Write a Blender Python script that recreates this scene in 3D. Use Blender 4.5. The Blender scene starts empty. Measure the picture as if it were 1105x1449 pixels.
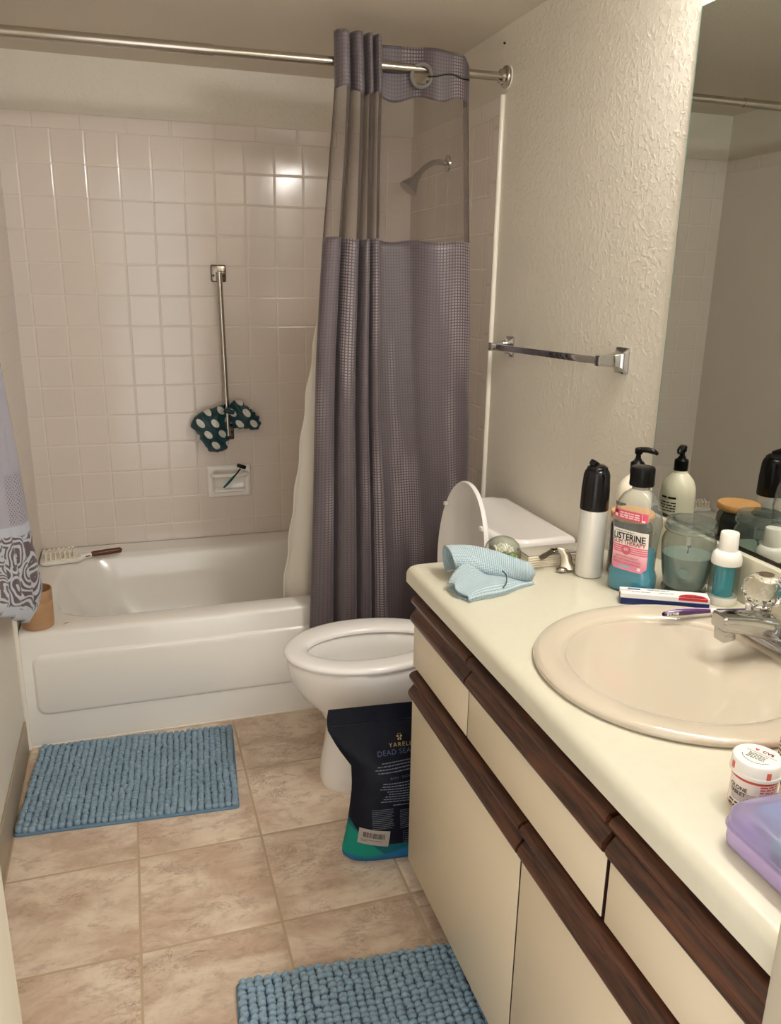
import bpy, bmesh, math, random
from mathutils import Vector, Matrix, noise
random.seed(7)
SC = bpy.context.scene
COL = SC.collection
PI = math.pi

# ------------------------------------------------------------------ camera, world, lights, exposure
cam_data = bpy.data.cameras.new('camera')
cam = bpy.data.objects.new('camera', cam_data)
COL.objects.link(cam)
cam_data.sensor_fit = 'HORIZONTAL'
cam_data.sensor_width = 36.0
cam_data.lens = 36.0 * 1136.07 / 1105.0
cam_data.clip_start = 0.02
_r = Vector((0.95271383, -0.30341947, 0.01652185))
_u = Vector((0.0692532, 0.26974763, 0.96043751))
_w = Vector((0.29587217, 0.91387791, -0.27800507))
cam.matrix_world = Matrix(((_r.x, _u.x, -_w.x, 0.37913451), (_r.y, _u.y, -_w.y, -3.19313543),
                           (_r.z, _u.z, -_w.z, 1.39730619), (0, 0, 0, 1)))
SC.camera = cam

world = bpy.data.worlds.new('hallway_fill')
SC.world = world
world.use_nodes = True
world.node_tree.nodes['Background'].inputs[0].default_value = (1.0, 0.99, 0.97, 1)
world.node_tree.nodes['Background'].inputs[1].default_value = 2.4  # even fill added through the doorway, raised to lift walls and floor
BULB_STRENGTH = 106.0
BULB_COLOR = (1.0, 0.985, 0.945)

SC.view_settings.view_transform = 'Standard'
SC.view_settings.look = 'None'
SC.view_settings.gamma = 1.0
SC.view_settings.use_curve_mapping = False
SC.view_settings.exposure = 0.0
SC.cycles.use_denoising = True
SC.cycles.max_bounces = 14
SC.cycles.transparent_max_bounces = 24
SC.cycles.diffuse_bounces = 6
SC.cycles.glossy_bounces = 6
SC.cycles.transmission_bounces = 10
SC.cycles.sample_clamp_indirect = 6.0
SC.cycles.blur_glossy = 0.5

# ------------------------------------------------------------------ materials
def lin(h):
    h = h.lstrip('#')
    out = []
    for i in (0, 2, 4):
        c = int(h[i:i+2], 16) / 255.0
        out.append(c / 12.92 if c <= 0.04045 else ((c + 0.055) / 1.055) ** 2.4)
    return (out[0], out[1], out[2], 1.0)

class NT:
    """thin wrapper for writing node trees"""
    def __init__(self, name):
        self.m = bpy.data.materials.new(name)
        self.m.use_nodes = True
        self.t = self.m.node_tree
        self.p = self.t.nodes['Principled BSDF']
        self.out = self.t.nodes['Material Output']
    def n(self, kind, **kw):
        nd = self.t.nodes.new(kind)
        for k, v in kw.items():
            setattr(nd, k, v)
        return nd
    def set(self, sock, v):
        if isinstance(v, bpy.types.NodeSocket):
            self.t.links.new(v, sock)
        else:
            sock.default_value = v
    def math(self, op, a, b=None, c=None, clamp=False):
        nd = self.n('ShaderNodeMath', operation=op, use_clamp=clamp)
        self.set(nd.inputs[0], a)
        if b is not None: self.set(nd.inputs[1], b)
        if c is not None: self.set(nd.inputs[2], c)
        return nd.outputs[0]
    def smooth(self, v, lo, hi):
        nd = self.n('ShaderNodeMapRange', interpolation_type='SMOOTHSTEP')
        self.set(nd.inputs['Value'], v)
        self.set(nd.inputs['From Min'], lo); self.set(nd.inputs['From Max'], hi)
        return nd.outputs['Result']
    def mix(self, f, a, b, blend='MIX'):
        nd = self.n('ShaderNodeMix', data_type='RGBA', blend_type=blend)
        self.set(nd.inputs[0], f); self.set(nd.inputs[6], a); self.set(nd.inputs[7], b)
        return nd.outputs[2]
    def noise(self, vec, scale, detail=3, rough=0.55, dist=0.0):
        nd = self.n('ShaderNodeTexNoise')
        if vec is not None: self.t.links.new(vec, nd.inputs['Vector'])
        nd.inputs['Scale'].default_value = scale
        nd.inputs['Detail'].default_value = detail
        nd.inputs['Roughness'].default_value = rough
        nd.inputs['Distortion'].default_value = dist
        return nd.outputs['Fac']
    def pos(self):
        return self.n('ShaderNodeNewGeometry').outputs['Position']
    def obj(self):
        return self.n('ShaderNodeTexCoord').outputs['Object']
    def uv(self):
        return self.n('ShaderNodeTexCoord').outputs['UV']
    def sep(self, v):
        nd = self.n('ShaderNodeSeparateXYZ'); self.t.links.new(v, nd.inputs[0]); return nd.outputs
    def comb(self, x, y, z):
        nd = self.n('ShaderNodeCombineXYZ')
        self.set(nd.inputs[0], x); self.set(nd.inputs[1], y); self.set(nd.inputs[2], z)
        return nd.outputs[0]
    def scalev(self, v, s):
        nd = self.n('ShaderNodeVectorMath', operation='MULTIPLY')
        self.t.links.new(v, nd.inputs[0]); nd.inputs[1].default_value = s
        return nd.outputs[0]
    def bump(self, h, strength=0.3, dist=0.002, sock=None):
        nd = self.n('ShaderNodeBump')
        self.t.links.new(h, nd.inputs['Height'])
        nd.inputs['Strength'].default_value = strength
        nd.inputs['Distance'].default_value = dist
        self.t.links.new(nd.outputs[0], (sock or self.p.inputs['Normal']))
    def base(self, v): self.set(self.p.inputs['Base Color'], v)
    def rough(self, v): self.set(self.p.inputs['Roughness'], v)

def simple(name, h, rough=0.5, metal=0.0, coat=0.0, spec=0.5, sheen=0.0, sss=0.0):
    k = NT(name)
    k.base(lin(h)); k.rough(rough)
    k.p.inputs['Metallic'].default_value = metal
    k.p.inputs['Coat Weight'].default_value = coat
    k.p.inputs['Coat Roughness'].default_value = 0.06
    k.p.inputs['Specular IOR Level'].default_value = spec
    k.p.inputs['Sheen Weight'].default_value = sheen
    if sss:
        k.p.inputs['Subsurface Weight'].default_value = sss
        k.p.inputs['Subsurface Radius'].default_value = (0.01, 0.008, 0.006)
        k.p.inputs['Subsurface Scale'].default_value = 0.6
    return k.m

def clear(name, h, opacity=0.1, rough=0.03, body=None):
    """clear glass / plastic: tinted see-through with real fresnel gloss"""
    k = NT(name)
    tr = k.n('ShaderNodeBsdfTransparent'); tr.inputs[0].default_value = lin(h)
    gl = k.n('ShaderNodeBsdfGlossy'); gl.inputs['Roughness'].default_value = rough
    ge = k.n('ShaderNodeNewGeometry')
    dt = k.n('ShaderNodeVectorMath', operation='DOT_PRODUCT')
    k.t.links.new(ge.outputs['Normal'], dt.inputs[0]); k.t.links.new(ge.outputs['Incoming'], dt.inputs[1])
    graze = k.math('SUBTRACT', 1.0, k.math('ABSOLUTE', dt.outputs['Value']), clamp=True)
    fres = k.math('ADD', 0.05, k.math('MULTIPLY', 0.8, k.math('POWER', graze, 3.2)))
    edge_tint = k.math('MULTIPLY', 0.6, k.math('POWER', graze, 2.2))          # longer way through the wall at grazing angles
    k.set(tr.inputs[0], k.mix(edge_tint, lin(h), tuple(c * 0.25 for c in lin(h)[:3]) + (1,)))
    last = tr.outputs[0]
    if body:
        df = k.n('ShaderNodeBsdfDiffuse'); df.inputs[0].default_value = lin(body)
        tl = k.n('ShaderNodeBsdfTranslucent'); tl.inputs[0].default_value = lin(body)
        a = k.n('ShaderNodeMixShader'); a.inputs[0].default_value = 0.5
        k.t.links.new(df.outputs[0], a.inputs[1]); k.t.links.new(tl.outputs[0], a.inputs[2])
        m = k.n('ShaderNodeMixShader'); m.inputs[0].default_value = opacity
        k.t.links.new(last, m.inputs[1]); k.t.links.new(a.outputs[0], m.inputs[2])
        last = m.outputs[0]
    mx = k.n('ShaderNodeMixShader')
    k.t.links.new(fres, mx.inputs[0]); k.t.links.new(last, mx.inputs[1]); k.t.links.new(gl.outputs[0], mx.inputs[2])
    k.t.links.new(mx.outputs[0], k.out.inputs['Surface'])
    return k.m

def tile_mat(name, ax, pitch, off, tile, grout, gw=0.018, rough=0.12, tilt=0.22, mottled=None, bump=0.4, dist=0.004, rnd=0.012):
    k = NT(name)
    s = k.sep(k.pos())
    fr, fl, ed = [], [], []
    for a, p, o in zip(ax, pitch, off):
        v = k.math('DIVIDE', k.math('SUBTRACT', s[a], o), p)
        f = k.math('FRACT', v)
        fr.append(f); fl.append(k.math('FLOOR', v))
        ed.append(k.math('MULTIPLY', k.math('SUBTRACT', 0.5, k.math('ABSOLUTE', k.math('SUBTRACT', f, 0.5))), p / pitch[0]))
    e = k.math('MINIMUM', ed[0], ed[1])
    wn = k.n('ShaderNodeTexWhiteNoise', noise_dimensions='2D')
    k.t.links.new(k.comb(fl[0], fl[1], 0.0), wn.inputs['Vector'])
    wc = k.sep(wn.outputs['Color'])
    mask = k.smooth(e, gw * 0.6, gw)                      # 0 in the joint, 1 on the tile
    hgt = k.smooth(e, gw * 0.5, gw * 3.2)
    t1 = k.math('MULTIPLY', k.math('SUBTRACT', fr[0], 0.5), k.math('SUBTRACT', wc[0], 0.5))
    t2 = k.math('MULTIPLY', k.math('SUBTRACT', fr[1], 0.5), k.math('SUBTRACT', wc[1], 0.5))
    wav = k.noise(k.pos(), 14, 2)
    h2 = k.math('ADD', hgt, k.math('MULTIPLY', k.math('ADD', t1, t2), tilt))
    h2 = k.math('ADD', h2, k.math('MULTIPLY', wav, tilt * 0.35))
    val = k.math('ADD', 1.0 - rnd, k.math('MULTIPLY', wn.outputs['Value'], rnd * 2))
    if mottled:
        tc = mottled(k, wc)
    else:
        tc = lin(tile)
    tcol = k.mix(1.0, tc, k.comb(val, val, val), 'MULTIPLY')
    k.base(k.mix(mask, lin(grout), tcol))
    k.rough(k.math('ADD', rough, k.math('MULTIPLY', k.math('SUBTRACT', 1.0, mask), 0.5)))
    k.bump(h2, bump, dist)
    return k.m

M = {}
def wall_paint(name, h, bs=0.28):
    k = NT(name)
    p = k.pos()
    k.base(k.mix(k.noise(p, 3, 2), lin(h), tuple(c * 0.95 for c in lin(h)[:3]) + (1,)))
    k.rough(0.5)
    a = k.noise(p, 75, 3, 0.5, 0.6)
    b = k.smooth(a, 0.45, 0.72)
    k.bump(b, bs, 0.0035)
    return k.m
M['paint'] = wall_paint('wall_paint', '#e1dacd')
M['ceiling'] = wall_paint('ceiling_paint', '#d8cfc0', 0.15)
PIT = 0.1095
TX, TZ = 0.0607, 0.7766
M['tile_back'] = tile_mat('tile_back', (0, 2), (PIT, PIT), (TX, TZ), '#dfd4cb', '#e3d9cf', 0.015, 0.13, bump=0.3)
M['tile_side'] = tile_mat('tile_side', (1, 2), (PIT, PIT), (-0.0657, TZ), '#dfd4cb', '#e6ddd1', 0.017, 0.14)
M['tile_left'] = tile_mat('tile_left', (1, 2), (PIT, PIT), (-0.0657, TZ), '#dfd4cb', '#dfd4ca', 0.010, 0.28, tilt=0.1, bump=0.05)
M['tile_cap'] = tile_mat('tile_cap', (0, 2), (0.152, 0.4), (1.0264, 1.7), '#dfd4cb', '#dbd1c5', 0.014, 0.10)
M['tile_cap_side'] = tile_mat('tile_cap_side', (1, 2), (0.152, 0.4), (-0.05, 1.7), '#dfd4cb', '#dbd1c5', 0.014, 0.10)
M['tile_end'] = tile_mat('tile_end', (2, 1), (0.152, 0.9), (TZ, -1.2), '#dfd4cb', '#c3b5a5', 0.014, 0.10)

def floor_mottle(k, wc):
    p = k.pos()
    off = k.n('ShaderNodeVectorMath', operation='ADD')
    k.t.links.new(p, off.inputs[0]); k.t.links.new(k.comb(k.math('MULTIPLY', wc[0], 9), k.math('MULTIPLY', wc[1], 9), k.math('MULTIPLY', wc[2], 3)), off.inputs[1])
    st = k.scalev(off.outputs[0], (0.8, 1.35, 1.0))
    n1 = k.noise(st, 7.5, 8, 0.66, 0.35)
    n2 = k.noise(st, 26, 7, 0.7, 0.3)
    n3 = k.noise(st, 9, 8, 0.7, 1.8)
    c = k.mix(k.smooth(n1, 0.36, 0.66), lin('#e2d1bd'), lin('#c2a893'))
    c = k.mix(k.math('MULTIPLY', k.smooth(n2, 0.50, 0.66), 0.5), c, lin('#a48a77'))
    c = k.mix(k.math('MULTIPLY', k.smooth(n1, 0.62, 0.42), 0.0), c, c)
    vein = k.math('SUBTRACT', 1.0, k.smooth(k.math('ABSOLUTE', k.math('SUBTRACT', n3, 0.5)), 0.0, 0.014))
    gate = k.smooth(k.noise(st, 5.0, 2), 0.50, 0.60)
    return k.mix(k.math('MULTIPLY', k.math('MULTIPLY', vein, gate), 0.75), c, lin('#7a5c48'))
M['floor'] = tile_mat('floor_tile', (0, 1), (0.3053, 0.3053), (0.3135, -1.4058), None, '#b9a388', 0.0125, 0.34, 0.15,
                      mottled=floor_mottle, bump=0.35, dist=0.003, rnd=0.05)

M['tub'] = simple('tub_enamel', '#efebe5', 0.16, coat=0.3)
M['porcelain'] = simple('toilet_porcelain', '#f2eeea', 0.09, coat=0.4)
M['seat'] = simple('seat_plastic', '#f5f1ee', 0.2, coat=0.2)
M['water'] = clear('toilet_water', '#dfe8e6')
M['sink'] = simple('sink_porcelain', '#c2b6a4', 0.07, coat=0.5)
M['chrome'] = simple('chrome', '#bcbcbc', 0.06, 1.0)
M['brushed'] = simple('brushed_nickel', '#b9b2a8', 0.22, 1.0)
M['dark_metal'] = simple('dark_metal', '#3c3733', 0.25, 1.0)
M['gunmetal'] = simple('gunmetal', '#7d746a', 0.22, 1.0)
M['white_plastic'] = simple('white_plastic', '#ebe7df', 0.3)
M['black_plastic'] = simple('black_plastic', '#070606', 0.3, spec=0.2)
M['smoke_plastic'] = simple('smoke_plastic', '#0d090b', 0.2, spec=0.3)
M['white_trim'] = simple('white_trim', '#ece5d8', 0.18, coat=0.3)
M['jamb'] = simple('jamb_paint', '#b3a995', 0.4)
M['baseboard'] = simple('baseboard_vinyl', '#a0927e', 0.45)
M['dark_wood'] = simple('dark_wood', '#2a150c', 0.5)
M['black'] = simple('black', '#0a0908', 0.5)
M['mirror'] = simple('mirror_silver', '#c9cdc6', 0.0, 1.0)
M['mirror_edge'] = simple('mirror_edge', '#7fa79c', 0.1, coat=0.5)

def counter_mat():
    k = NT('counter_laminate')
    k.base(k.mix(k.noise(k.pos(), 60, 3), lin('#cec9b7'), lin('#c8c2ae')))
    k.rough(0.32)
    return k.m
M['counter'] = counter_mat()
M['panel'] = simple('cabinet_laminate', '#d8cab0', 0.38)
def oak():
    k = NT('dark_oak')
    p = k.scalev(k.pos(), (60.0, 5.0, 90.0))
    n = k.noise(p, 1.6, 5, 0.65, 0.5)
    n2 = k.noise(k.scalev(k.pos(), (30, 8, 40)), 1.1, 3)
    c = k.mix(k.smooth(n, 0.35, 0.68), lin('#26110a'), lin('#5c3521'))
    k.base(k.mix(k.math('MULTIPLY', k.smooth(n2, 0.5, 0.75), 0.4), c, lin('#613e29')))
    k.rough(0.36)
    k.bump(n, 0.2, 0.001)
    return k.m
M['oak'] = oak()

# ------------------------------------------------------------------ mesh builder
class B:
    def __init__(self):
        self.bm = bmesh.new()
        self.uvl = None
    def box(self, c, s, bevel=0.0, seg=2, rot=None):
        r = bmesh.ops.create_cube(self.bm, size=1.0)
        vs = r['verts']
        for v in vs:
            v.co = Vector((v.co.x * s[0], v.co.y * s[1], v.co.z * s[2]))
        if bevel > 0:
            es = list({e for v in vs for e in v.link_edges})
            rb = bmesh.ops.bevel(self.bm, geom=es, offset=bevel, segments=seg, profile=0.5, affect='EDGES')
            vs = list({v for f in rb['faces'] for v in f.verts} | {v for v in vs if v.is_valid})
        mt = Matrix.Translation(Vector(c)) @ (rot.to_4x4() if rot is not None else Matrix.Identity(4))
        for v in vs:
            v.co = mt @ v.co
        return vs
    def loft(self, rings, cap0=True, cap1=True, close=True):
        L = [[self.bm.verts.new(Vector(p)) for p in rg] for rg in rings]
        n = len(L[0])
        for a, b in zip(L, L[1:]):
            for i in range(n if close else n - 1):
                j = (i + 1) % n
                try: self.bm.faces.new((a[i], a[j], b[j], b[i]))
                except ValueError: pass
        if cap0: self.bm.faces.new(list(reversed(L[0])))
        if cap1: self.bm.faces.new(L[-1])
        return L
    def lathe(self, prof, c=(0, 0, 0), seg=32, mtx=None, cap0=True, cap1=True):
        rings = []
        for r, z in prof:
            rg = []
            for i in range(seg):
                a = 2 * PI * i / seg
                p = Vector((r * math.cos(a), r * math.sin(a), z))
                if mtx is not None: p = mtx @ p
                rg.append(p + Vector(c))
            rings.append(rg)
        return self.loft(rings, cap0, cap1)
    def tube(self, path, r, seg=12, caps=True):
        path = [Vector(p) for p in path]
        rr = r if isinstance(r, (list, tuple)) else [r] * len(path)
        t0 = (path[1] - path[0]).normalized()
        up = Vector((0, 0, 1)) if abs(t0.z) < 0.9 else Vector((1, 0, 0))
        nrm = t0.cross(up).normalized()
        rings = []
        for i, p in enumerate(path):
            a = path[max(0, i - 1)]; b = path[min(len(path) - 1, i + 1)]
            t = (b - a).normalized()
            nrm = (nrm - t * nrm.dot(t)).normalized()
            bn = t.cross(nrm)
            rings.append([p + (nrm * math.cos(2 * PI * k / seg) + bn * math.sin(2 * PI * k / seg)) * rr[i] for k in range(seg)])
        return self.loft(rings, caps, caps)
    def ball(self, c, s, sub=2, rot=None):
        r = bmesh.ops.create_icosphere(self.bm, subdivisions=sub, radius=1.0)
        for v in r['verts']:
            p = Vector((v.co.x * s[0], v.co.y * s[1], v.co.z * s[2]))
            if rot is not None: p = rot @ p
            v.co = p + Vector(c)
        return r['verts']
    def sheet(self, fn, nu, nv, uv=None, skip=None):
        """fn(u,v)->point on a grid, with UVs"""
        g = [[self.bm.verts.new(Vector(fn(i / nu, j / nv))) for i in range(nu + 1)] for j in range(nv + 1)]
        if self.uvl is None:
            self.uvl = self.bm.loops.layers.uv.new('UVMap')
        for j in range(nv):
            for i in range(nu):
                q = (g[j][i], g[j][i + 1], g[j + 1][i + 1], g[j + 1][i])
                if skip and skip(sum((v.co for v in q), Vector()) / 4): continue
                f = self.bm.faces.new(q)
                for lp, (a, b) in zip(f.loops, ((i, j), (i + 1, j), (i + 1, j + 1), (i, j + 1))):
                    u, v = a / nu, b / nv
                    lp[self.uvl].uv = uv(u, v) if uv else (u, v)
        return g
    def poly(self, pts):
        return self.bm.faces.new([self.bm.verts.new(Vector(p)) for p in pts])
    def prism(self, poly2, fn, a, b):
        """extrude polygon poly2 between a and b; fn(p,q,t)->point"""
        return self.loft([[fn(p, q, a) for p, q in poly2], [fn(p, q, b) for p, q in poly2]])
    def obj(self, name, m, parent=None, smooth=35, loc=None, solid=0.0):
        bmesh.ops.recalc_face_normals(self.bm, faces=self.bm.faces[:])
        me = bpy.data.meshes.new(name)
        self.bm.to_mesh(me); self.bm.free()
        for x in (m if isinstance(m, (list, tuple)) else [m]):
            me.materials.append(x)
        if smooth:
            for p in me.polygons: p.use_smooth = True
            if smooth < 180:
                me.set_sharp_from_angle(angle=math.radians(smooth))
        o = bpy.data.objects.new(name, me)
        COL.objects.link(o)
        if parent is not None: o.parent = parent
        if loc is not None: o.location = loc
        if solid:
            md = o.modifiers.new('thickness', 'SOLIDIFY'); md.thickness = solid; md.offset = 0
        return o

def tag(o, label, cat, group=None, kind=None):
    o['label'] = label; o['category'] = cat
    if group: o['group'] = group
    if kind: o['kind'] = kind
    return o
def thing(name, label, cat, loc=(0, 0, 0), rotz=0.0, group=None):
    o = bpy.data.objects.new(name, None)
    COL.objects.link(o)
    o.location = loc; o.rotation_euler = (0, 0, rotz)
    o.empty_display_size = 0.05
    return tag(o, label, cat, group)
def structure(o):
    o['kind'] = 'structure'
    return o
def subsurf(o, lv=1):
    md = o.modifiers.new('smooth', 'SUBSURF'); md.levels = lv; md.render_levels = lv
    return o
def superring(cx, cy, z, a, b, n=2.0, seg=48, rot=0.0):
    out = []
    for i in range(seg):
        t = 2 * PI * i / seg
        c, s = math.cos(t), math.sin(t)
        x = a * math.copysign(abs(c) ** (2.0 / n), c); y = b * math.copysign(abs(s) ** (2.0 / n), s)
        out.append((cx + x * math.cos(rot) - y * math.sin(rot), cy + x * math.sin(rot) + y * math.cos(rot), z))
    return out
def catmull(pts, n):
    """dense Catmull-Rom through pts, n samples"""
    P = [Vector(p) for p in pts]
    m = len(P) - 1
    out = []
    for k in range(n + 1):
        t = k / n * m
        i = min(int(t), m - 1); f = t - i
        p0 = P[max(0, i - 1)]; p1 = P[i]; p2 = P[i + 1]; p3 = P[min(m, i + 2)]
        out.append(0.5 * ((2 * p1) + (p2 - p0) * f + (2 * p0 - 5 * p1 + 4 * p2 - p3) * f * f + (3 * p1 - p0 - 3 * p2 + p3) * f ** 3))
    return out

_dg = bpy.context.evaluated_depsgraph_get
def text_geo(body, size, align='CENTER', spacing=1.0):
    cu = bpy.data.curves.new('tmp_text', 'FONT')
    cu.body = body; cu.size = size; cu.align_x = align; cu.align_y = 'CENTER'
    cu.space_character = spacing; cu.resolution_u = 3
    ob = bpy.data.objects.new('tmp_text', cu)
    COL.objects.link(ob)
    bpy.context.view_layer.update()
    ev = ob.evaluated_get(_dg())
    me = ev.to_mesh()
    vs = [(v.co.x, v.co.y) for v in me.vertices]
    fs = [tuple(p.vertices) for p in me.polygons]
    ev.to_mesh_clear()
    bpy.data.objects.remove(ob); bpy.data.curves.remove(cu)
    return vs, fs
def add_text(b, body, size, fn, at=(0, 0), align='CENTER', sx=1.0, spacing=1.0, bold=0.0, rot=0.0):
    vs, fs = text_geo(body, size, align, spacing)
    offs = [(0, 0)] if not bold else [(0, 0), (bold, 0), (0, bold), (bold, bold)]
    for ox, oy in offs:
        vv = []
        for x, y in vs:
            X, Y = x * sx + ox, y + oy
            X, Y = X * math.cos(rot) - Y * math.sin(rot), X * math.sin(rot) + Y * math.cos(rot)
            vv.append(b.bm.verts.new(Vector(fn(at[0] + X, at[1] + Y))))
        for f in fs:
            try: b.bm.faces.new([vv[i] for i in f])
            except ValueError: pass
def add_rect(b, x0, y0, x1, y1, fn, nx=1, ny=1):
    g = [[b.bm.verts.new(Vector(fn(x0 + (x1 - x0) * i / nx, y0 + (y1 - y0) * j / ny))) for i in range(nx + 1)] for j in range(ny + 1)]
    for j in range(ny):
        for i in range(nx):
            b.bm.faces.new((g[j][i], g[j][i + 1], g[j + 1][i + 1], g[j + 1][i]))
def add_fine(b, x0, x1, y, h, fn, rnd, align='L', lo=0.7):
    """a line of print too small to read: word-length strokes"""
    L = (x1 - x0) * rnd.uniform(lo, 1.0)
    s = x0 if align == 'L' else (x1 - L if align == 'R' else (x0 + x1 - L) / 2)
    x = s
    while x < s + L - h:
        w = min(rnd.uniform(1.5, 5.0) * h, s + L - x)
        add_rect(b, x, y - h / 2, x + w, y + h / 2, fn, max(1, int(w / 0.006)))
        x += w + h * 0.7
# ------------------------------------------------------------------ the room
W = 1.48            # right wall
YN = -2.75          # wall with the doorway
YB = 0.006          # back wall plane (tile face at y = 0)
ZC = 2.104
TT = 1.923          # top of the tile
YT = -0.81          # tile ends at the front of the tub

b = B(); b.box((W / 2, (YN - 0.6) / 2, -0.05), (W + 0.6, -(YN - 0.6) + 0.3, 0.1)); structure(b.obj('floor', M['floor'], smooth=0))
b = B(); b.box((W / 2, (YN - 0.12) / 2, ZC + 0.05), (W + 0.24, -(YN - 0.12) + 0.3, 0.1)); structure(b.obj('ceiling', M['ceiling'], smooth=0))
b = B(); b.box((-0.05, (YN + 0.1) / 2, ZC / 2), (0.1, -(YN) + 0.12, ZC)); structure(b.obj('wall_left', M['paint'], smooth=0))
b = B(); b.box((W + 0.05, (YN + 0.1) / 2, ZC / 2), (0.1, -(YN) + 0.12, ZC)); structure(b.obj('wall_right', M['paint'], smooth=0))
b = B(); b.box((W / 2, YB + 0.05, ZC / 2), (W, 0.1, ZC)); structure(b.obj('wall_back', M['paint'], smooth=0))
b = B()
b.box((0.135, YN - 0.06, ZC / 2), (0.27, 0.12, ZC))
b.box(((0.907 + W) / 2, YN - 0.06, ZC / 2), (W - 0.907, 0.12, ZC))
b.box(((0.27 + 0.907) / 2, YN - 0.06, 2.07), (0.637, 0.12, 0.068))
structure(b.obj('wall_front', M['paint'], smooth=0))
# door lining boards
b = B(); b.box((0.278, YN - 0.058, 1.015), (0.0155, 0.124, 2.03), 0.002); structure(b.obj('trim_1', M['jamb']))
b = B(); b.box((0.899, YN - 0.058, 1.015), (0.0155, 0.124, 2.03), 0.004); structure(b.obj('trim_2', M['jamb']))
# glazed tile around the tub
ZS = 1.8716         # start of the narrow cap row
T0 = 0.378
b = B(); b.box((W / 2, 0.0029, (T0 + ZS) / 2), (W, 0.0058, ZS - T0)); structure(b.obj('trim_3', M['tile_back'], smooth=0))
b = B(); b.box((W / 2, 0.0029, (TT + ZS) / 2), (W, 0.0058, TT - ZS), 0.002); structure(b.obj('trim_4', M['tile_cap'], smooth=0))
for k, (x0, x1) in enumerate(((0.0, 0.006), (W - 0.006, W))):
    b = B(); b.box(((x0 + x1) / 2, (YT + 0.055) / 2, (T0 + ZS) / 2), (x1 - x0, -(YT + 0.055), ZS - T0)); structure(b.obj('trim_%d' % (5 + 4 * k), M['tile_left' if k == 0 else 'tile_side'], smooth=0))
    b = B(); b.box(((x0 + x1) / 2, (YT) / 2, (TT + ZS) / 2), (x1 - x0, -YT, TT - ZS), 0.0015); structure(b.obj('trim_%d' % (6 + 4 * k), M['tile_cap_side'], smooth=0))
    b = B(); b.box(((x0 + x1) / 2, YT + 0.0275, (T0 + ZS) / 2), (x1 - x0, 0.055, ZS - T0), 0.002); structure(b.obj('trim_%d' % (7 + 4 * k), M['tile_end'], smooth=0))
    xs = x0 + 0.004 if k == 0 else x1 - 0.004
    b = B(); b.tube([(xs, YT, 0.0 if k == 0 else 0.002), (xs, YT, 1.0), (xs, YT, TT)], 0.0085, 12); structure(b.obj('trim_%d' % (8 + 4 * k), M['white_trim']))  # right bead: white stands for light caught on the rounded tile edge
b = B()
b.box((0.0035, (YN + YT - 0.02) / 2, 0.055), (0.007, -(YN - YT + 0.03), 0.11), 0.002)
structure(b.obj('baseboard_left', M['baseboard']))
b = B()
b.box((W - 0.0035, (-1.66 + YT - 0.02) / 2, 0.055), (0.007, 0.80, 0.11), 0.002)
structure(b.obj('baseboard_right', M['baseboard']))

# ------------------------------------------------------------------ bathtub
HT = 0.377
tub = thing('bathtub', 'white enamelled bathtub filling the tiled alcove', 'bathtub', (0, 0, 0))
def rr(x0, x1, y0, y1, z, r, seg=8):
    out = []
    for cx, cy, a0 in ((x1 - r, y1 - r, 0), (x0 + r, y1 - r, 90), (x0 + r, y0 + r, 180), (x1 - r, y0 + r, 270)):
        for i in range(seg + 1):
            a = math.radians(a0 + 90 * i / seg)
            out.append((cx + r * math.cos(a), cy + r * math.sin(a), z))
    return out
b = B()
x0, x1, y0, y1 = 0.0095, W - 0.0095, -0.807, -0.002
rings = [rr(x0, x1, y0, y1, 0.0, 0.004), rr(x0, x1, y0, y1, HT - 0.016, 0.004), rr(x0, x1, y0 + 0.003, y1, HT - 0.006, 0.006), rr(x0, x1, y0 + 0.012, y1 - 0.002, HT, 0.012)]
bx0, bx1, by0, by1 = 0.088, W - 0.07, -0.715, -0.118
def basin(i, z, r): return rr(bx0 + i[0], bx1 - i[1], by0 + i[2], by1 - i[3], z, r)
rings += [basin((-0.012, -0.012, -0.012, -0.012), HT, 0.16), basin((0, 0, 0, 0), HT - 0.004, 0.17), basin((0.012, 0.01, 0.01, 0.01), HT - 0.018, 0.17),
          basin((0.05, 0.03, 0.025, 0.025), HT - 0.11, 0.17), basin((0.12, 0.05, 0.05, 0.05), HT - 0.24, 0.17), basin((0.2, 0.08, 0.09, 0.09), HT - 0.30, 0.15), basin((0.3, 0.16, 0.16, 0.16), HT - 0.315, 0.12)]
b.loft(rings)
b.obj('tub_shell', M['tub'], tub, 50)
b = B()                                                    # raised field on the apron
def field(y, i): return [(x, y, z) for x, z, _ in rr(0.043 + i, W - 0.043 - i, 0.112 + i, 0.302 - i, 0, 0.03)]
b.loft([field(-0.805, -0.006), field(-0.8125, 0.0), field(-0.815, 0.006)])
b.obj('apron_field', M['tub'], tub, 60)
b = B(); b.lathe([(0.024, 0.0), (0.024, 0.003), (0.018, 0.006)], (1.20, -0.42, HT - 0.316), 24); b.obj('drain', M['chrome'], tub)
b = B(); b.tube([(0.012, -0.809, 0.003), (W - 0.012, -0.809, 0.003)], 0.004, 8); b.obj('caulk_bead', M['white_trim'], tub)

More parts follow.
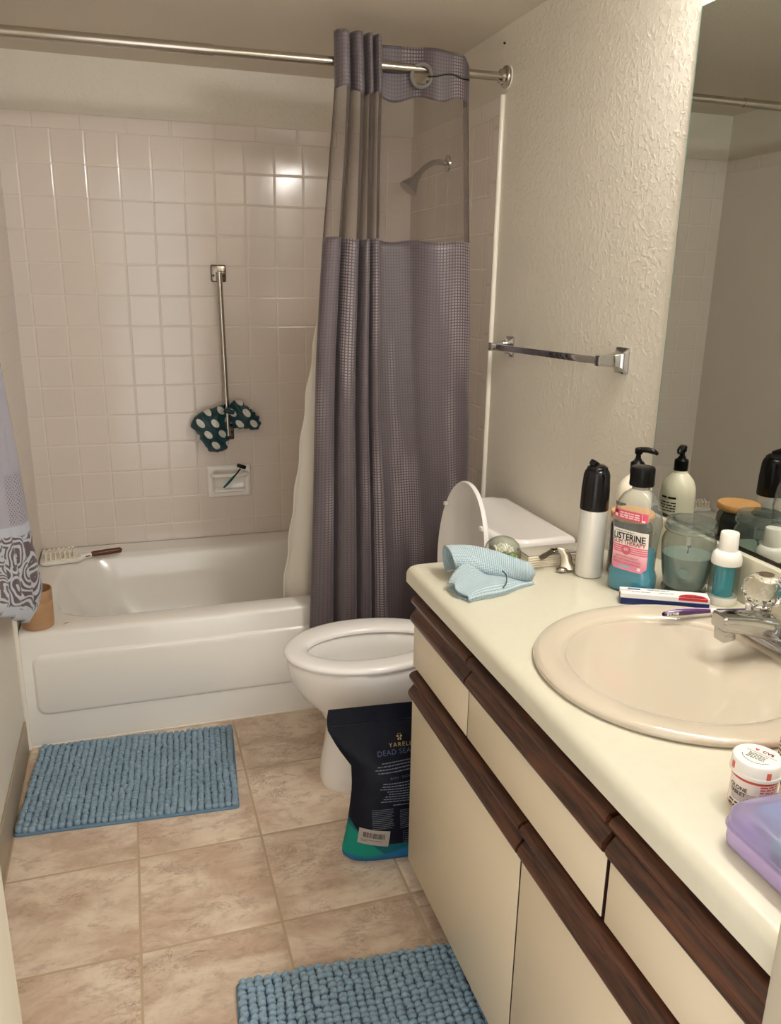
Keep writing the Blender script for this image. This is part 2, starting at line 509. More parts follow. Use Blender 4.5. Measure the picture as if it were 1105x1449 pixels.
# ------------------------------------------------------------------ shower rod
RZ0, RZ1, RY = 1.9565, 1.9665, -0.83
def rod_z(x): return RZ0 + (RZ1 - RZ0) * x / W
rod = thing('shower_rod', 'brushed metal curtain rod spanning the alcove above the tub', 'curtain rod', (0, RY, 0))
b = B(); b.tube([(0.004, 0, rod_z(0)), (0.5, 0, rod_z(0.5)), (0.64, 0, rod_z(0.64))], 0.0137, 20); b.obj('outer_tube', M['brushed'], rod)
b = B(); b.tube([(0.62, 0, rod_z(0.62)), (1.0, 0, rod_z(1.0)), (W - 0.004, 0, rod_z(W))], 0.0118, 20); b.obj('inner_tube', M['brushed'], rod)
for s in (0, 1):
    x = 0.0 if s == 0 else W
    rt = Matrix.Rotation(PI / 2 if s == 0 else -PI / 2, 3, 'Y')
    b = B(); b.lathe([(0.029, 0.0), (0.030, 0.003), (0.030, 0.010), (0.0285, 0.013), (0.021, 0.016), (0.020, 0.026), (0.0145, 0.03), (0.0125, 0.032)], (x, 0, rod_z(x)), 32, rt)
    fl = b.obj('flange', M['brushed'], rod)
    b = B(); b.lathe([(0.0312, 0.0), (0.0312, 0.003), (0.029, 0.004)], (x, 0, rod_z(x)), 32, rt); b.obj('gasket', M['white_plastic'], fl)

# ------------------------------------------------------------------ shower curtain
def cloth_waffle(name, h, dots=True):
    k = NT(name)
    s = k.sep(k.uv())
    # uv in metres: u along the cloth, v up
    fu = k.math('FRACT', k.math('DIVIDE', s[0], 0.0085)); fv = k.math('FRACT', k.math('DIVIDE', s[1], 0.0085))
    du = k.math('ABSOLUTE', k.math('SUBTRACT', fu, 0.5)); dv = k.math('ABSOLUTE', k.math('SUBTRACT', fv, 0.5))
    d = k.math('MAXIMUM', du, dv)
    sq = k.smooth(d, 0.36, 0.28)
    band = k.smooth(k.noise(k.comb(k.math('MULTIPLY', s[0], 10.0), k.math('MULTIPLY', s[1], 1.1), 0.0), 1.0, 2), 0.50, 0.64)
    a = k.math('MULTIPLY', sq, k.math('ADD', 0.16, k.math('MULTIPLY', band, 0.84)))
    k.base(k.mix(a, lin(h), lin('#8f8386')))
    k.rough(k.math('SUBTRACT', 0.55, k.math('MULTIPLY', a, 0.27)))
    k.p.inputs['Sheen Weight'].default_value = 0.25
    k.p.inputs['Sheen Roughness'].default_value = 0.4
    k.bump(sq, 0.35, 0.0012)
    return k.m
M['curtain'] = cloth_waffle('curtain_waffle', '#50464a')
def sheer():
    k = NT('curtain_sheer')
    tr = k.n('ShaderNodeBsdfTransparent'); tr.inputs[0].default_value = (0.95, 0.93, 0.92, 1)
    df = k.n('ShaderNodeBsdfDiffuse'); df.inputs[0].default_value = lin('#786e69')
    tl = k.n('ShaderNodeBsdfTranslucent'); tl.inputs[0].default_value = lin('#786e69')
    a = k.n('ShaderNodeMixShader'); a.inputs[0].default_value = 0.3
    k.t.links.new(df.outputs[0], a.inputs[1]); k.t.links.new(tl.outputs[0], a.inputs[2])
    lw = k.n('ShaderNodeLayerWeight'); lw.inputs[0].default_value = 0.35
    m = k.n('ShaderNodeMixShader')
    k.t.links.new(k.math('ADD', 0.37, k.math('MULTIPLY', lw.outputs['Facing'], 0.75), clamp=True), m.inputs[0])
    k.t.links.new(tr.outputs[0], m.inputs[1]); k.t.links.new(a.outputs[0], m.inputs[2])
    k.t.links.new(m.outputs[0], k.out.inputs['Surface'])
    return k.m
M['sheer'] = sheer()

PATH = catmull([(u, y, 0) for u, y in ((0.02, .018), (0.0, -.012), (.012, -.036), (.06, -.046), (.098, -.034), (.108, .012), (.118, .022), (.124, -.022),
        (.15, -.042), (.19, -.044), (.212, -.028), (.220, .012), (.228, .022), (.234, -.022), (.25, -.042), (.272, -.042), (.285, -.026), (.292, .012),
        (.298, .02), (.304, -.022), (.325, -.038), (.348, -.032), (.357, -.006), (.366, .018), (.42, .028), (.52, .024), (.60, .012), (.66, -.012), (.72, -.028), (.82, -.034),
        (.92, -.030), (.975, -.020), (1.0, .002), (.985, .024))], 330)
ARC = [0.0]
for p, q in zip(PATH, PATH[1:]):
    ARC.append(ARC[-1] + math.hypot((q.x - p.x) * 0.44, q.y - p.y))
def lerp_tab(tab, z):
    for (z0, v0), (z1, v1) in zip(tab, tab[1:]):
        if z >= z1: return v0 + (v1 - v0) * (z - z0) / (z1 - z0)
    return tab[-1][1]
XL = [(2.05, .953), (1.90, .955), (1.49, .924), (1.18, .905), (.75, .888), (.30, .866), (0, .856)]
XR = [(2.05, 1.357), (1.88, 1.360), (1.50, 1.376), (1.18, 1.390), (.72, 1.414), (0, 1.43)]
XP = [(2.05, 0.345), (1.50, 0.36), (1.0, 0.40), (.5, .47), (0, .52)]    # share taken by the pleats widens downwards
def cur_pt(i, z):
    p = PATH[i]
    xl, xr = lerp_tab(XL, z), lerp_tab(XR, z)
    sp = lerp_tab(XP, z)
    u = p.x
    u = u / 0.36 * sp if u < 0.36 else sp + (u - 0.36) / 0.64 * (1 - sp)
    low = max(0.0, min(1.0, (1.6 - z) / 1.2))
    ya = p.y * (1.0 - 0.25 * low) - 0.006 * low
    t = i / len(PATH)
    ya += low * 0.010 * math.sin(u * 19 + 0.5) * (1 if u > 0.3 else 0.3)
    x = xl + (xr - xl) * u + 0.004 * math.sin(z * 4 + u * 9)
    y = RY - 0.004 + ya
    if z < 0.55: y = min(y, -0.8225 + 0.0)
    return (x, y - 0.002 * math.sin(z * 7 + u * 12), z)
def cur_sheet(bb, z0f, z1f, nv, skip=None):
    n = len(PATH) - 1
    def fn(u, v):
        i = int(round(u * n))
        z0, z1 = z0f(i), z1f(i)
        return cur_pt(i, z0 + (z1 - z0) * v)
    bb.sheet(fn, n, nv, uv=lambda u, v: (ARC[int(round(u * n))], v * (z1f(0) - z0f(0)) + z0f(0)), skip=skip)
sag = lambda i: 0.007 * math.sin(PATH[i].x * 23) + 0.012 * max(0.0, 0.36 - PATH[i].x)
ztop = lambda i: 2.012 + (0.018 if PATH[i].x < 0.36 and PATH[i].y < 0.0 else 0.0) + 0.010 * math.sin(PATH[i].x * 6 - 1.2) * (PATH[i].x > .36) - 0.035 * max(0, PATH[i].x - 0.93) / 0.07
curtain = thing('shower_curtain', 'plum grey shower curtain with sheer window bunched at right of the rod', 'shower curtain', (0, 0, 0))
RINGC = Vector((1.2095, RY - 0.008, 1.949))
b = B(); cur_sheet(b, lambda i: 1.885 + sag(i), ztop, 14, skip=lambda c: (c.x - RINGC.x) ** 2 + (c.z - RINGC.z) ** 2 < 0.0235 ** 2 and c.x > 1.15)
b.obj('header_band', M['curtain'], curtain, 180, solid=0.0012)
b = B(); cur_sheet(b, lambda i: 1.505 + 0.4 * sag(i), lambda i: 1.886 + sag(i), 16); b.obj('sheer_window', M['sheer'], curtain, 180)
b = B(); cur_sheet(b, lambda i: 0.155 + 0.006 * math.sin(PATH[i].x * 15), lambda i: 1.507 + 0.4 * sag(i), 60); b.obj('curtain_body', M['curtain'], curtain, 180, solid=0.0012)
ringm = simple('ring_grey', '#6f6a66', 0.35)
b = B()
rg = []
for i in range(33):
    a = 2 * PI * i / 32
    rg.append((RINGC.x + 0.0265 * math.cos(a), RINGC.y - 0.005 - 0.020 * math.cos(a) * 0.5, RINGC.z - 0.004 + 0.029 * math.sin(a)))
b.tube(rg, 0.0058, 10, caps=False)
b.obj('grommet_ring', ringm, curtain)
b = B()
sl = [Vector(cur_pt(i, 1.946 + 0.004 * math.sin(PATH[i].x * 25))) + Vector((0, -0.0022, 0)) for i in range(len(PATH)) if 0.665 < PATH[i].x < 0.985 and PATH[i].y < 0 and i > 200]
b.tube(sl, 0.0021, 6)
b.obj('ring_slit', M['black'], curtain)

# white liner hanging inside the tub
liner_m = NT('liner_vinyl')
liner_m.base(lin('#e6ded0')); liner_m.rough(0.35)
liner_m.p.inputs['Transmission Weight'].default_value = 0.0
b = B()
def lin_pt(u, v):
    z = 1.50 - v * (1.50 - 0.16)
    xl = lerp_tab([(1.9, .99), (1.35, .935), (1.05, .892), (.8, .865), (.6, .842), (.42, .822), (0.1, .80)], z)
    x = xl + (1.36 - xl) * u + 0.003 * math.sin(z * 40) * (u < 0.02)
    y = lerp_tab([(1.95, -0.792), (1.2, -0.755), (.38, -0.676), (.12, -0.638)], z)
    y += 0.012 * math.sin(u * 30 + z * 1.5) * (0.3 + v) * 0.8
    return (x, y, z)
b.sheet(lin_pt, 80, 50)
o = b.obj('curtain_liner', liner_m.m, smooth=180, solid=0.0006)
tag(o, 'white vinyl liner hanging inside the tub behind the plum curtain', 'curtain liner')

# ------------------------------------------------------------------ shower arm and head
sh = thing('overhead_shower', 'chrome shower head on bent arm behind the sheer curtain window', 'shower head', (W - 0.006, -0.39, 1.786))
rt = Matrix.Rotation(-PI / 2, 3, 'Y')
b = B(); b.lathe([(0.028, 0.0), (0.027, 0.005), (0.016, 0.011), (0.0105, 0.012)], (0, 0, 0), 28, rt); b.obj('wall_flange', M['chrome'], sh)
b = B(); b.tube(catmull([(0, 0, 0), (-0.045, 0, 0.002), (-0.085, -0.003, -0.018), (-0.112, -0.006, -0.045)], 18), 0.0095, 14); b.obj('shower_arm', M['chrome'], sh)
d = Vector((-0.62, -0.06, -0.78)).normalized(); q = d.to_track_quat('Z', 'Y').to_matrix()
b = B(); b.lathe([(0.012, -0.012), (0.014, 0.004), (0.016, 0.012), (0.026, 0.03), (0.033, 0.046), (0.034, 0.052), (0.029, 0.054)], (-0.116, -0.006, -0.05), 28, q); b.obj('spray_head', M['chrome'], sh)

# ------------------------------------------------------------------ grab bar, soap dish, shower cap, razor
gb = thing('grab_bar', 'vertical metal grab bar on the tiled back wall', 'grab bar', (0.7205, 0, 0))
for z, zz in ((1.405, 1), (0.812, -1)):
    b = B(); b.box((-0.004 if zz > 0 else 0.004, -0.006, z + 0.004 * zz), (0.056, 0.012, 0.062), 0.005, 3); pl = b.obj('mount_plate', M['gunmetal'], gb)
    b = B(); b.box((-0.004 if zz > 0 else 0.004, -0.027, z), (0.021, 0.034, 0.024), 0.004); b.obj('post', M['chrome'], gb)
    for sx in (-0.019, 0.019):
        b = B(); b.lathe([(0.0045, 0), (0.004, 0.002), (0.001, 0.003)], (sx + (-0.004 if zz > 0 else 0.004), -0.012, z - 0.004), 10, Matrix.Rotation(PI / 2, 3, 'X'))
        b.obj('screw', M['dark_metal'], pl)
b = B(); b.tube([(-0.0045, -0.043, 1.412), (0.0, -0.043, 1.1), (0.0045, -0.043, 0.800)], 0.0105, 18); b.obj('bar', M['brushed'], gb)

sd = thing('soap_dish', 'white ceramic soap dish set in the tiled back wall', 'soap dish', (0.7265, 0, 0.609))
b = B()
def fr(w, h, y, r): return [(x, y, z) for x, z, _ in rr(-w, w, -h, h, 0, r)]
b.loft([fr(.087, .066, 0.0, .008), fr(.087, .066, -.007, .010), fr(.081, .060, -.015, .012), fr(.069, .048, -.017, .012), fr(.063, .042, -.012, .012), fr(.060, .038, -.004, .012), fr(.056, .034, -.002, .012)], cap0=False)
b.obj('dish_frame', M['porcelain'], sd, 50)
b = B(); b.tube(catmull([(-0.068, -0.012, 0.030), (-0.05, -0.034, 0.029), (0.05, -0.034, 0.029), (0.068, -0.012, 0.030)], 20), 0.0095, 12); b.obj('grip_bar', M['porcelain'], sd)
b = B(); b.box((0, -0.014, -0.036), (0.125, 0.036, 0.012), 0.005, 3); b.obj('dish_ledge', M['porcelain'], sd)

rz = thing('razor', 'teal handled razor leaning across the ceramic soap dish', 'razor', (0.7265, 0, 0.609))
b = B()
pth = catmull([(-0.028, -0.031, -0.024), (-0.006, -0.037, 0.0), (0.012, -0.045, 0.022), (0.022, -0.050, 0.034)], 16)
b.tube(pth, [0.003 + 0.0022 * math.sin(PI * min(1, i / 15)) for i in range(17)], 10); b.obj('handle', simple('razor_teal', '#0b5d58', 0.25), rz)
for k_ in (0, 12):
    b = B(); b.ball(pth[k_], (0.0042, 0.0042, 0.0035)); b.obj('grip_tip', M['white_plastic'], rz)
b = B(); b.tube([pth[-1], (0.040, -0.050, 0.056)], 0.003, 8); b.box((0.045, -0.049, 0.066), (0.036, 0.014, 0.014), 0.003, rot=Matrix.Rotation(0.35, 3, 'Y')); b.obj('razor_head', M['black_plastic'], rz)

def dots_mat():
    k = NT('cap_teal_dots')
    s = k.sep(k.uv())
    row = k.math('FLOOR', k.math('DIVIDE', s[1], 0.044))
    x = k.math('ADD', k.math('DIVIDE', s[0], 0.054), k.math('MULTIPLY', k.math('MODULO', k.math('ABSOLUTE', row), 2.0), 0.5))
    fx = k.math('SUBTRACT', k.math('FRACT', x), 0.5); fy = k.math('SUBTRACT', k.math('FRACT', k.math('DIVIDE', s[1], 0.044)), 0.5)
    fx2 = k.math('ADD', fx, k.math('MULTIPLY', fy, 0.35))
    d = k.math('SQRT', k.math('ADD', k.math('POWER', k.math('DIVIDE', fx2, 0.26), 2.0), k.math('POWER', k.math('DIVIDE', fy, 0.37), 2.0)))
    k.base(k.mix(k.smooth(d, 1.02, 0.92), lin('#0d3c45'), lin('#d8d6cf')))
    k.rough(0.45)
    return k.m
M['dots'] = dots_mat()
cap = thing('bath_bonnet', 'teal shower cap with white spots hanging over grab bar end', 'shower cap', (0.7265, 0, 0))
def lobe(name, outline, cy, th, seed, uvo=(0, 0)):
    """a puffed cloth lobe with the given front outline"""
    n = 72
    cx = sum(p[0] for p in outline) / len(outline); cz = sum(p[1] for p in outline) / len(outline)
    o2 = catmull([(p[0], p[1], 0) for p in outline + outline[:1]], n)[:-1]
    bb = B()
    def fn(u, v):
        p = o2[int(round(u * n)) % n]
        r = math.sin(v * PI * 0.5 * 2) if False else 0
        s = math.cos((v - 0.5) * PI)            # 0 at poles
        x = cx + (p.x - cx) * s; z = cz + (p.y - cz) * s
        y = cy + th * math.sin((v - 0.5) * PI)
        w = noise.noise(Vector((x * 22 + seed, z * 22, y * 22))) * 0.014 + 0.008 * math.sin(14 * math.atan2(z - cz, x - cx) + seed) * s ** 2
        return (x + w * 0.3, min(y - w, -0.005), z + w * 0.4)
    def uv(u, v):
        p = fn(u, v); return (p[0] + uvo[0], p[2] + uvo[1])
    bb.sheet(fn, n, 20, uv=uv)
    return bb.obj(name, M['dots'], cap, 180)
lobe('crown_lobe', [(-.012, .925), (-.055, .912), (-.095, .900), (-.132, .872), (-.138, .838), (-.115, .812), (-.102, .775), (-.072, .745), (-.040, .738), (-.008, .752), (-.004, .782), (-.006, .82)], -0.052, 0.044, 3.0)
lobe('side_lobe', [(.008, .922), (.028, .938), (.058, .928), (.09, .898), (.118, .868), (.122, .838), (.112, .818), (.075, .824), (.04, .826), (.015, .838)], -0.045, 0.036, 8.0, (0.012, 0.01))
b = B(); b.tube(catmull([(-0.016, -0.076, 0.905), (0.0, -0.082, 0.90), (0.018, -0.074, 0.895)], 10), 0.0085, 10); b.obj('elastic_band', M['dots'], cap)

# ------------------------------------------------------------------ towel bar on the right wall
tb = thing('towel_bar', 'empty square chrome towel bar on the beige right wall', 'towel bar', (W, 0, 0))
for y, z in ((-0.943, 1.209), (-1.541, 1.224)):
    b = B()
    def sq(x, s, r): return [(x, y + p, z + q) for p, q, _ in rr(-s, s, -s * 1.12, s * 1.12, 0, r, 4)]
    b.loft([sq(0, .027, .004), sq(-.004, .027, .006), sq(-.007, .024, .006), sq(-.013, .017, .004), (sq(-.030, .0125, .003)), sq(-.052, .0105, .003), sq(-.068, .0105, .003), sq(-.070, .008, .002)])
    b.obj('post', M['chrome'], tb, 40)
b = B(); b.box((-0.060, -1.242, 1.2165), (0.010, 0.60, 0.017), 0.0015, rot=Matrix.Rotation(-0.0251, 3, 'X')); b.obj('bar', M['chrome'], tb)
b = B(); b.lathe([(0.0035, 0), (0.003, 0.004), (0.0012, 0.006)], (W, -0.798, 2.062), 10, Matrix.Rotation(-PI / 2, 3, 'Y'))
tag(b.obj('nail', M['dark_metal']), 'small dark nail head in the right wall above the rod flange', 'nail')

# ------------------------------------------------------------------ mirror
mr = thing('wall_mirror', 'large frameless mirror on the right wall above the vanity', 'mirror', (W, 0, 0))
b = B(); b.box((-0.0025, -2.222, 1.4125), (0.004, 1.046, 1.001)); b.obj('glass_back', M['mirror_edge'], mr, 0)
b = B(); b.poly([(-0.0052, -1.7025, 0.914), (-0.0052, -2.7435, 0.914), (-0.0052, -2.7435, 1.9115), (-0.0052, -1.7025, 1.9115)]); b.obj('reflecting_face', M['mirror'], mr, 0)
b = B(); b.box((-0.0035, -2.222, 0.9095), (0.007, 1.046, 0.009)); b.obj('bottom_dark_line', M['dark_metal'], mr, 0)  # dark strip standing for the dark reflection along the mirror's lower edge

# ------------------------------------------------------------------ vanity light above the mirror (just above the frame)
vl = thing('vanity_light', 'vanity light bar with globe bulbs above the mirror', 'wall lamp', (W, -2.25, 2.0))
b = B(); b.box((-0.02, 0, 0), (0.038, 0.86, 0.09), 0.005); b.obj('back_plate', M['chrome'], vl)
bulb = NT('bulb_glow')
bulb.p.inputs['Emission Color'].default_value = BULB_COLOR + (1,)
bulb.p.inputs['Emission Strength'].default_value = BULB_STRENGTH
for k in range(6):
    y = -0.34 + 0.136 * k
    b = B(); b.lathe([(0.022, 0), (0.022, 0.008), (0.016, 0.010)], (-0.039, y, 0), 20, Matrix.Rotation(-PI / 2, 3, 'Y')); b.obj('socket', M['white_plastic'], vl)
    b = B(); b.ball((-0.082, y, 0), (0.040, 0.040, 0.040), 3); b.obj('bulb', bulb.m, vl, 180)
# ------------------------------------------------------------------ toilet (faces the left wall)
TY = -1.21
toilet = thing('toilet', 'white toilet with raised lid between bathtub and vanity', 'toilet', (0, TY, 0))
def egg(xf, xb, xc, h, z, n=60, p=2.0):
    out = []
    for i in range(n):
        a = 2 * PI * i / n
        c, s = math.cos(a), math.sin(a)
        s2 = math.copysign(abs(s) ** (2 / p), s); c2 = math.copysign(abs(c) ** (2 / p), c)
        out.append((xc + (xb - xc if c2 > 0 else xc - xf) * c2, h * s2, z))
    return out
b = B()
b.loft([egg(.822, 1.30, 1.06, .112, 0.0, p=2.6), egg(.820, 1.30, 1.06, .115, 0.012, p=2.6), egg(.826, 1.30, 1.06, .108, 0.06, p=2.5), egg(.838, 1.29, 1.06, .100, 0.13, p=2.3), egg(.842, 1.27, 1.05, .102, 0.19, p=2.2),
        egg(.815, 1.25, 1.02, .118, 0.235), egg(.772, 1.235, .99, .140, 0.28), egg(.744, 1.225, .97, .155, 0.325), egg(.734, 1.22, .96, .160, 0.365), egg(.732, 1.22, .96, .161, 0.388), egg(.738, 1.215, .96, .156, 0.396),
        egg(.790, 1.16, .96, .105, 0.396), egg(.796, 1.15, .96, .098, 0.388), egg(.80, 1.145, .96, .097, 0.35), egg(.82, 1.13, .97, .085, 0.27), egg(.88, 1.11, .99, .055, 0.215), egg(.95, 1.07, 1.01, .03, 0.20)])
b.obj('bowl', M['porcelain'], toilet, 50)
b = B(); b.loft([egg(.83, 1.12, .97, .078, 0.252), egg(.84, 1.11, .97, .07, 0.2525)]); b.obj('bowl_water', M['water'], toilet, 30)
b = B()
b.loft([egg(.728, 1.20, .955, .164, .400), egg(.724, 1.202, .955, .168, .406), egg(.724, 1.202, .955, .168, .411), egg(.729, 1.20, .955, .164, .4175), egg(.740, 1.195, .955, .154, .4205),
        egg(.770, 1.17, .955, .118, .4195), egg(.784, 1.155, .955, .098, .416), egg(.790, 1.15, .955, .0915, .410), egg(.790, 1.15, .955, .0915, .402), egg(.782, 1.16, .955, .10, .399)], cap0=False, cap1=False)
# close the underside
b.bm.verts.ensure_lookup_table()
n = 60; first = b.bm.verts[0:n]; last = b.bm.verts[-n:]
for i in range(n):
    b.bm.faces.new((last[i], last[(i + 1) % n], first[(i + 1) % n], first[i]))
b.obj('seat', M['seat'], toilet, 50)
# raised lid: egg outline standing up and leaning slightly back
lean = math.radians(4)
def lid_pt(x, y, o):
    h = 1.205 - x                                           # distance from hinge
    return (1.212 + h * math.sin(lean) + o * math.cos(lean), y, 0.424 + h * math.cos(lean) - o * math.sin(lean))
def lid_ring(i, o): return [lid_pt(x, y, o) for x, y, z in egg(.764 + i, 1.190 - i, .975, .166 - i, 0)]
b = B()
b.loft([lid_ring(.012, 0.004), lid_ring(.008, 0.0), lid_ring(.003, -0.0005), lid_ring(0, 0.003), lid_ring(0, 0.009), lid_ring(.004, 0.014), lid_ring(.012, 0.017)])
lid = b.obj('lid', M['seat'], toilet, 50)
for y, x in ((0.128, .86), (-0.128, .86), (.148, 1.08), (-.148, 1.08)):
    b = B(); b.box(lid_pt(x, y, -0.003), (0.010, 0.018, 0.012), 0.003); b.obj('bumper', M['white_plastic'], lid)
for s in (-1, 1):
    b = B(); b.box((1.207, s * 0.07, 0.414), (0.034, 0.034, 0.03), 0.008, 3); b.obj('hinge', M['seat'], toilet)
# tank
b = B()
def tk(i, z): return [(x, y, z) for x, y, _ in rr(1.285 + i, 1.463, -0.205 + i, 0.205 - i, 0, 0.03)]
b.loft([tk(.03, .375), tk(.02, .40), tk(.006, .55), tk(0, .70), tk(0, .718)])
b.obj('tank', M['porcelain'], toilet, 50)
b = B()
def lidrim(i, z):
    # front bowed, corners clipped
    pts = [(1.465 - i, -.215 + i), (1.335, -.222 + i), (1.298 + i * .7, -.212 + i * .8), (1.268 + i, -.17), (1.256 + i, -.08), (1.252 + i, 0), (1.256 + i, .08), (1.268 + i, .17), (1.298 + i * .7, .212 - i * .8), (1.335, .222 - i), (1.43 - i, .220 - i), (1.465 - i, .19 - i)]
    return [(p[0], p[1], z) for p in pts]
b.loft([lidrim(.008, .716), lidrim(.002, .720), lidrim(0, .727), lidrim(0, .745), lidrim(.004, .753), lidrim(.010, .7555), lidrim(.020, .7545), lidrim(.03, .7525)])
b.obj('tank_lid', M['porcelain'], toilet, 60)
b = B(); b.box((1.34, 0, .385), (.24, .20, .04), .012, 3); b.obj('bowl_shelf', M['porcelain'], toilet)
b = B(); b.lathe([(0.012, 0), (0.012, 0.006), (0.008, 0.012)], (1.283, 0.15, 0.66), 16, Matrix.Rotation(-PI / 2, 3, 'Y')); b.tube([(1.274, .15, .66), (1.268, .11, .652), (1.268, .085, .648)], 0.005, 10); b.obj('flush_lever', M['chrome'], toilet)
b = B(); b.lathe([(0.011, 0), (0.010, .008), (0.005, .012)], (1.06, -.118, 0.008), 14); b.obj('bolt_cap', M['white_plastic'], toilet)

# ------------------------------------------------------------------ bag of bath salt
def bag_mat():
    k = NT('salt_bag_print')
    s = k.sep(k.obj())
    x, z = s[0], s[2]
    e = k.math('POWER', 2.718, k.math('DIVIDE', k.math('SUBTRACT', -0.155, x), 0.032))
    edge = k.math('ADD', 0.052, k.math('MULTIPLY', e, 0.115))
    navy = k.smooth(k.math('SUBTRACT', z, edge), -0.001, 0.002)
    e2 = k.math('ADD', k.math('MULTIPLY', k.math('ADD', x, 0.155), -0.95), 0.118)     # green wedge / dark teal sweep
    gr = k.smooth(k.math('SUBTRACT', z, e2), 0.003, -0.003)
    e3 = k.math('ADD', 0.014, k.math('MULTIPLY', k.math('ABSOLUTE', k.math('ADD', x, 0.10)), 0.28))
    low = k.mix(gr, lin('#0c5a68'), lin('#0f8272'))
    low = k.mix(k.smooth(k.math('SUBTRACT', z, e3), 0.004, -0.004), low, lin('#1d6a9a'))
    k.base(k.mix(navy, low, lin('#070a1a')))
    k.rough(0.5); k.p.inputs['Specular IOR Level'].default_value = 0.22
    k.bump(k.noise(k.obj(), 16, 3), 0.35, 0.008)
    return k.m
BAGX, BAGY = 0.955, -1.535
bag = thing('salt_bag', 'navy and teal stand-up bag of bath salt beside the toilet base', 'bag', (BAGX, BAGY, 0))
WL = [(.395, -.178), (.37, -.184), (.345, -.182), (.30, -.160), (.25, -.128), (.20, -.128), (.10, -.143), (.03, -.158), (.012, -.152), (0, -.138)]
def bag_half(z): return -lerp_tab(WL, z)
def bag_y(u, z, side):
    mid = lerp_tab([(.395, .033), (.30, .012), (.15, -.012), (0, -.018)], z)
    dep = lerp_tab([(.395, .0012), (.36, .002), (.30, .018), (.2, .038), (.08, .047), (.02, .046), (0, .036)], z)
    s = max(0.0, 1 - abs(u) ** 2.6)
    return mid + side * dep * s ** 0.7 - 0.004 * math.sin(z * 40 + u * 3) * s * (side < 0) * (z < .34)
def bag_pt(x, z, off=0.0):
    h = bag_half(z)
    return (x, bag_y(max(-1, min(1, x / h)), z, -1) - off, z - 0.018 * (1 + x / h) * .5 * max(0, (z - .25) / .145))
b = B()
NU = 36
zs = [0.0, .006, .014, .025, .04, .06, .08, .105, .13, .16, .19, .21, .23, .25, .27, .29, .31, .33, .345, .36, .375, .395]
rings = []
for z in zs:
    h = bag_half(z); rg = []
    for i in range(NU + 1):
        u = -1 + 2 * i / NU; rg.append((u * h, bag_y(u, z, -1), z - 0.018 * (1 + u) * .5 * max(0, (z - .25) / .145)))
    for i in range(NU - 1, 0, -1):
        u = -1 + 2 * i / NU; rg.append((u * h, bag_y(u, z, 1), z - 0.018 * (1 + u) * .5 * max(0, (z - .25) / .145)))
    rings.append(rg)
b.loft(rings)
b.obj('pouch', bag_mat(), bag, 70)
b = B(); b.tube([Vector(bag_pt(-.17 + .34 * i / 30, .355, 0.0012)) for i in range(31)], 0.0016, 6); b.obj('zip_seal', simple('bag_navy', '#0a1128', 0.35), bag)
gold = simple('print_gold', '#b79c63', 0.4); pale = simple('print_grey', '#6f7484', 0.5); steel = simple('print_steel', '#4c5a78', 0.5)
f = lambda off: (lambda u, v: bag_pt(u, v, off))
b = B()
add_text(b, 'YARELI', 0.0150, f(.0012), (-0.006, .2965), spacing=1.25)
for s in (-1, 1):                                         # the little palm-like crest above the name
    for ring in ([(.0015, .308), (.0055, .308), (.006, .313), (.0015, .3165)], [(.0015, .318), (.006, .3165), (.0095, .320), (.007, .324), (.003, .3225)], [(.002, .325), (.0055, .3265), (.003, .330)]):
        b.poly([bag_pt(-0.006 + s * p * .8, .308 + (q - .308) * .8, .0012) for p, q in ring])
b.obj('brand_lettering', gold, bag, 0)
b = B(); add_text(b, 'DEAD SEA SALT', 0.0178, f(.0012), (0.002, .2795), spacing=1.1); b.obj('title_lettering', steel, bag, 0)
b = B(); add_text(b, 'BATH · SHOWER · SPA', 0.008, f(.0012), (0.004, .2225), spacing=1.1); b.obj('subtitle_lettering', steel, bag, 0)
R = random.Random(3)
b = B()
for z in (.2575, .2505, .2435, .2365): add_fine(b, -.075, .115, z, .0022, f(.0012), R, 'C', .75)
for z in (.211, .2045, .198, .1915, .185, .1785, .172, .1655, .1555): add_fine(b, -.08, .12, z, .0022, f(.0012), R, 'C', .55)
b.obj('directions_print', pale, bag, 0)
b = B()
for k in range(11): add_fine(b, -.088, -.032, .146 - k * .0046, .0013, f(.0012), R, 'L', .85); add_fine(b, -.018, .055, .140 - k * .0046, .0013, f(.0012), R, 'L', .8)
b.obj('ingredients_print', pale, bag, 0)
b = B()
tl = lambda u, v: bag_pt(-.085 + u * math.cos(-.16) - v * math.sin(-.16), .077 + u * math.sin(-.16) + v * math.cos(-.16), .0016)
add_rect(b, -.037, -.0205, .037, .0205, tl, 12, 6)
st = b.obj('barcode_sticker', simple('sticker_paper', '#a39a90', 0.6), bag, 0)
tl2 = lambda u, v: tuple(Vector(tl(u, v)) + Vector((0, -.0006, 0)))
b = B(); x = -.027
while x < .024:
    w = R.choice((.0007, .0012, .0018)); add_rect(b, x, -.001, x + w, .0125, tl2); x += w + R.choice((.0008, .0013))
add_fine(b, -.03, .03, -.0075, .0012, tl2, R); add_fine(b, -.03, -.01, -.0115, .0012, tl2, R)
b.obj('barcode', simple('ink_dark', '#2a2422', 0.6), st, 0)
b = B()
fr_ = f(.0013)
for x0_, x1_, y0_, y1_ in ((-.012, .06, .0845, .0852), (-.012, .06, .0545, .0552), (-.012, -.0113, .0545, .0852)): add_rect(b, x0_, y0_, x1_, y1_, fr_, 6)
for k in range(5): add_fine(b, -.008, .055, .079 - .005 * k, .0013, fr_, R)
b.obj('warning_panel', pale, bag, 0)

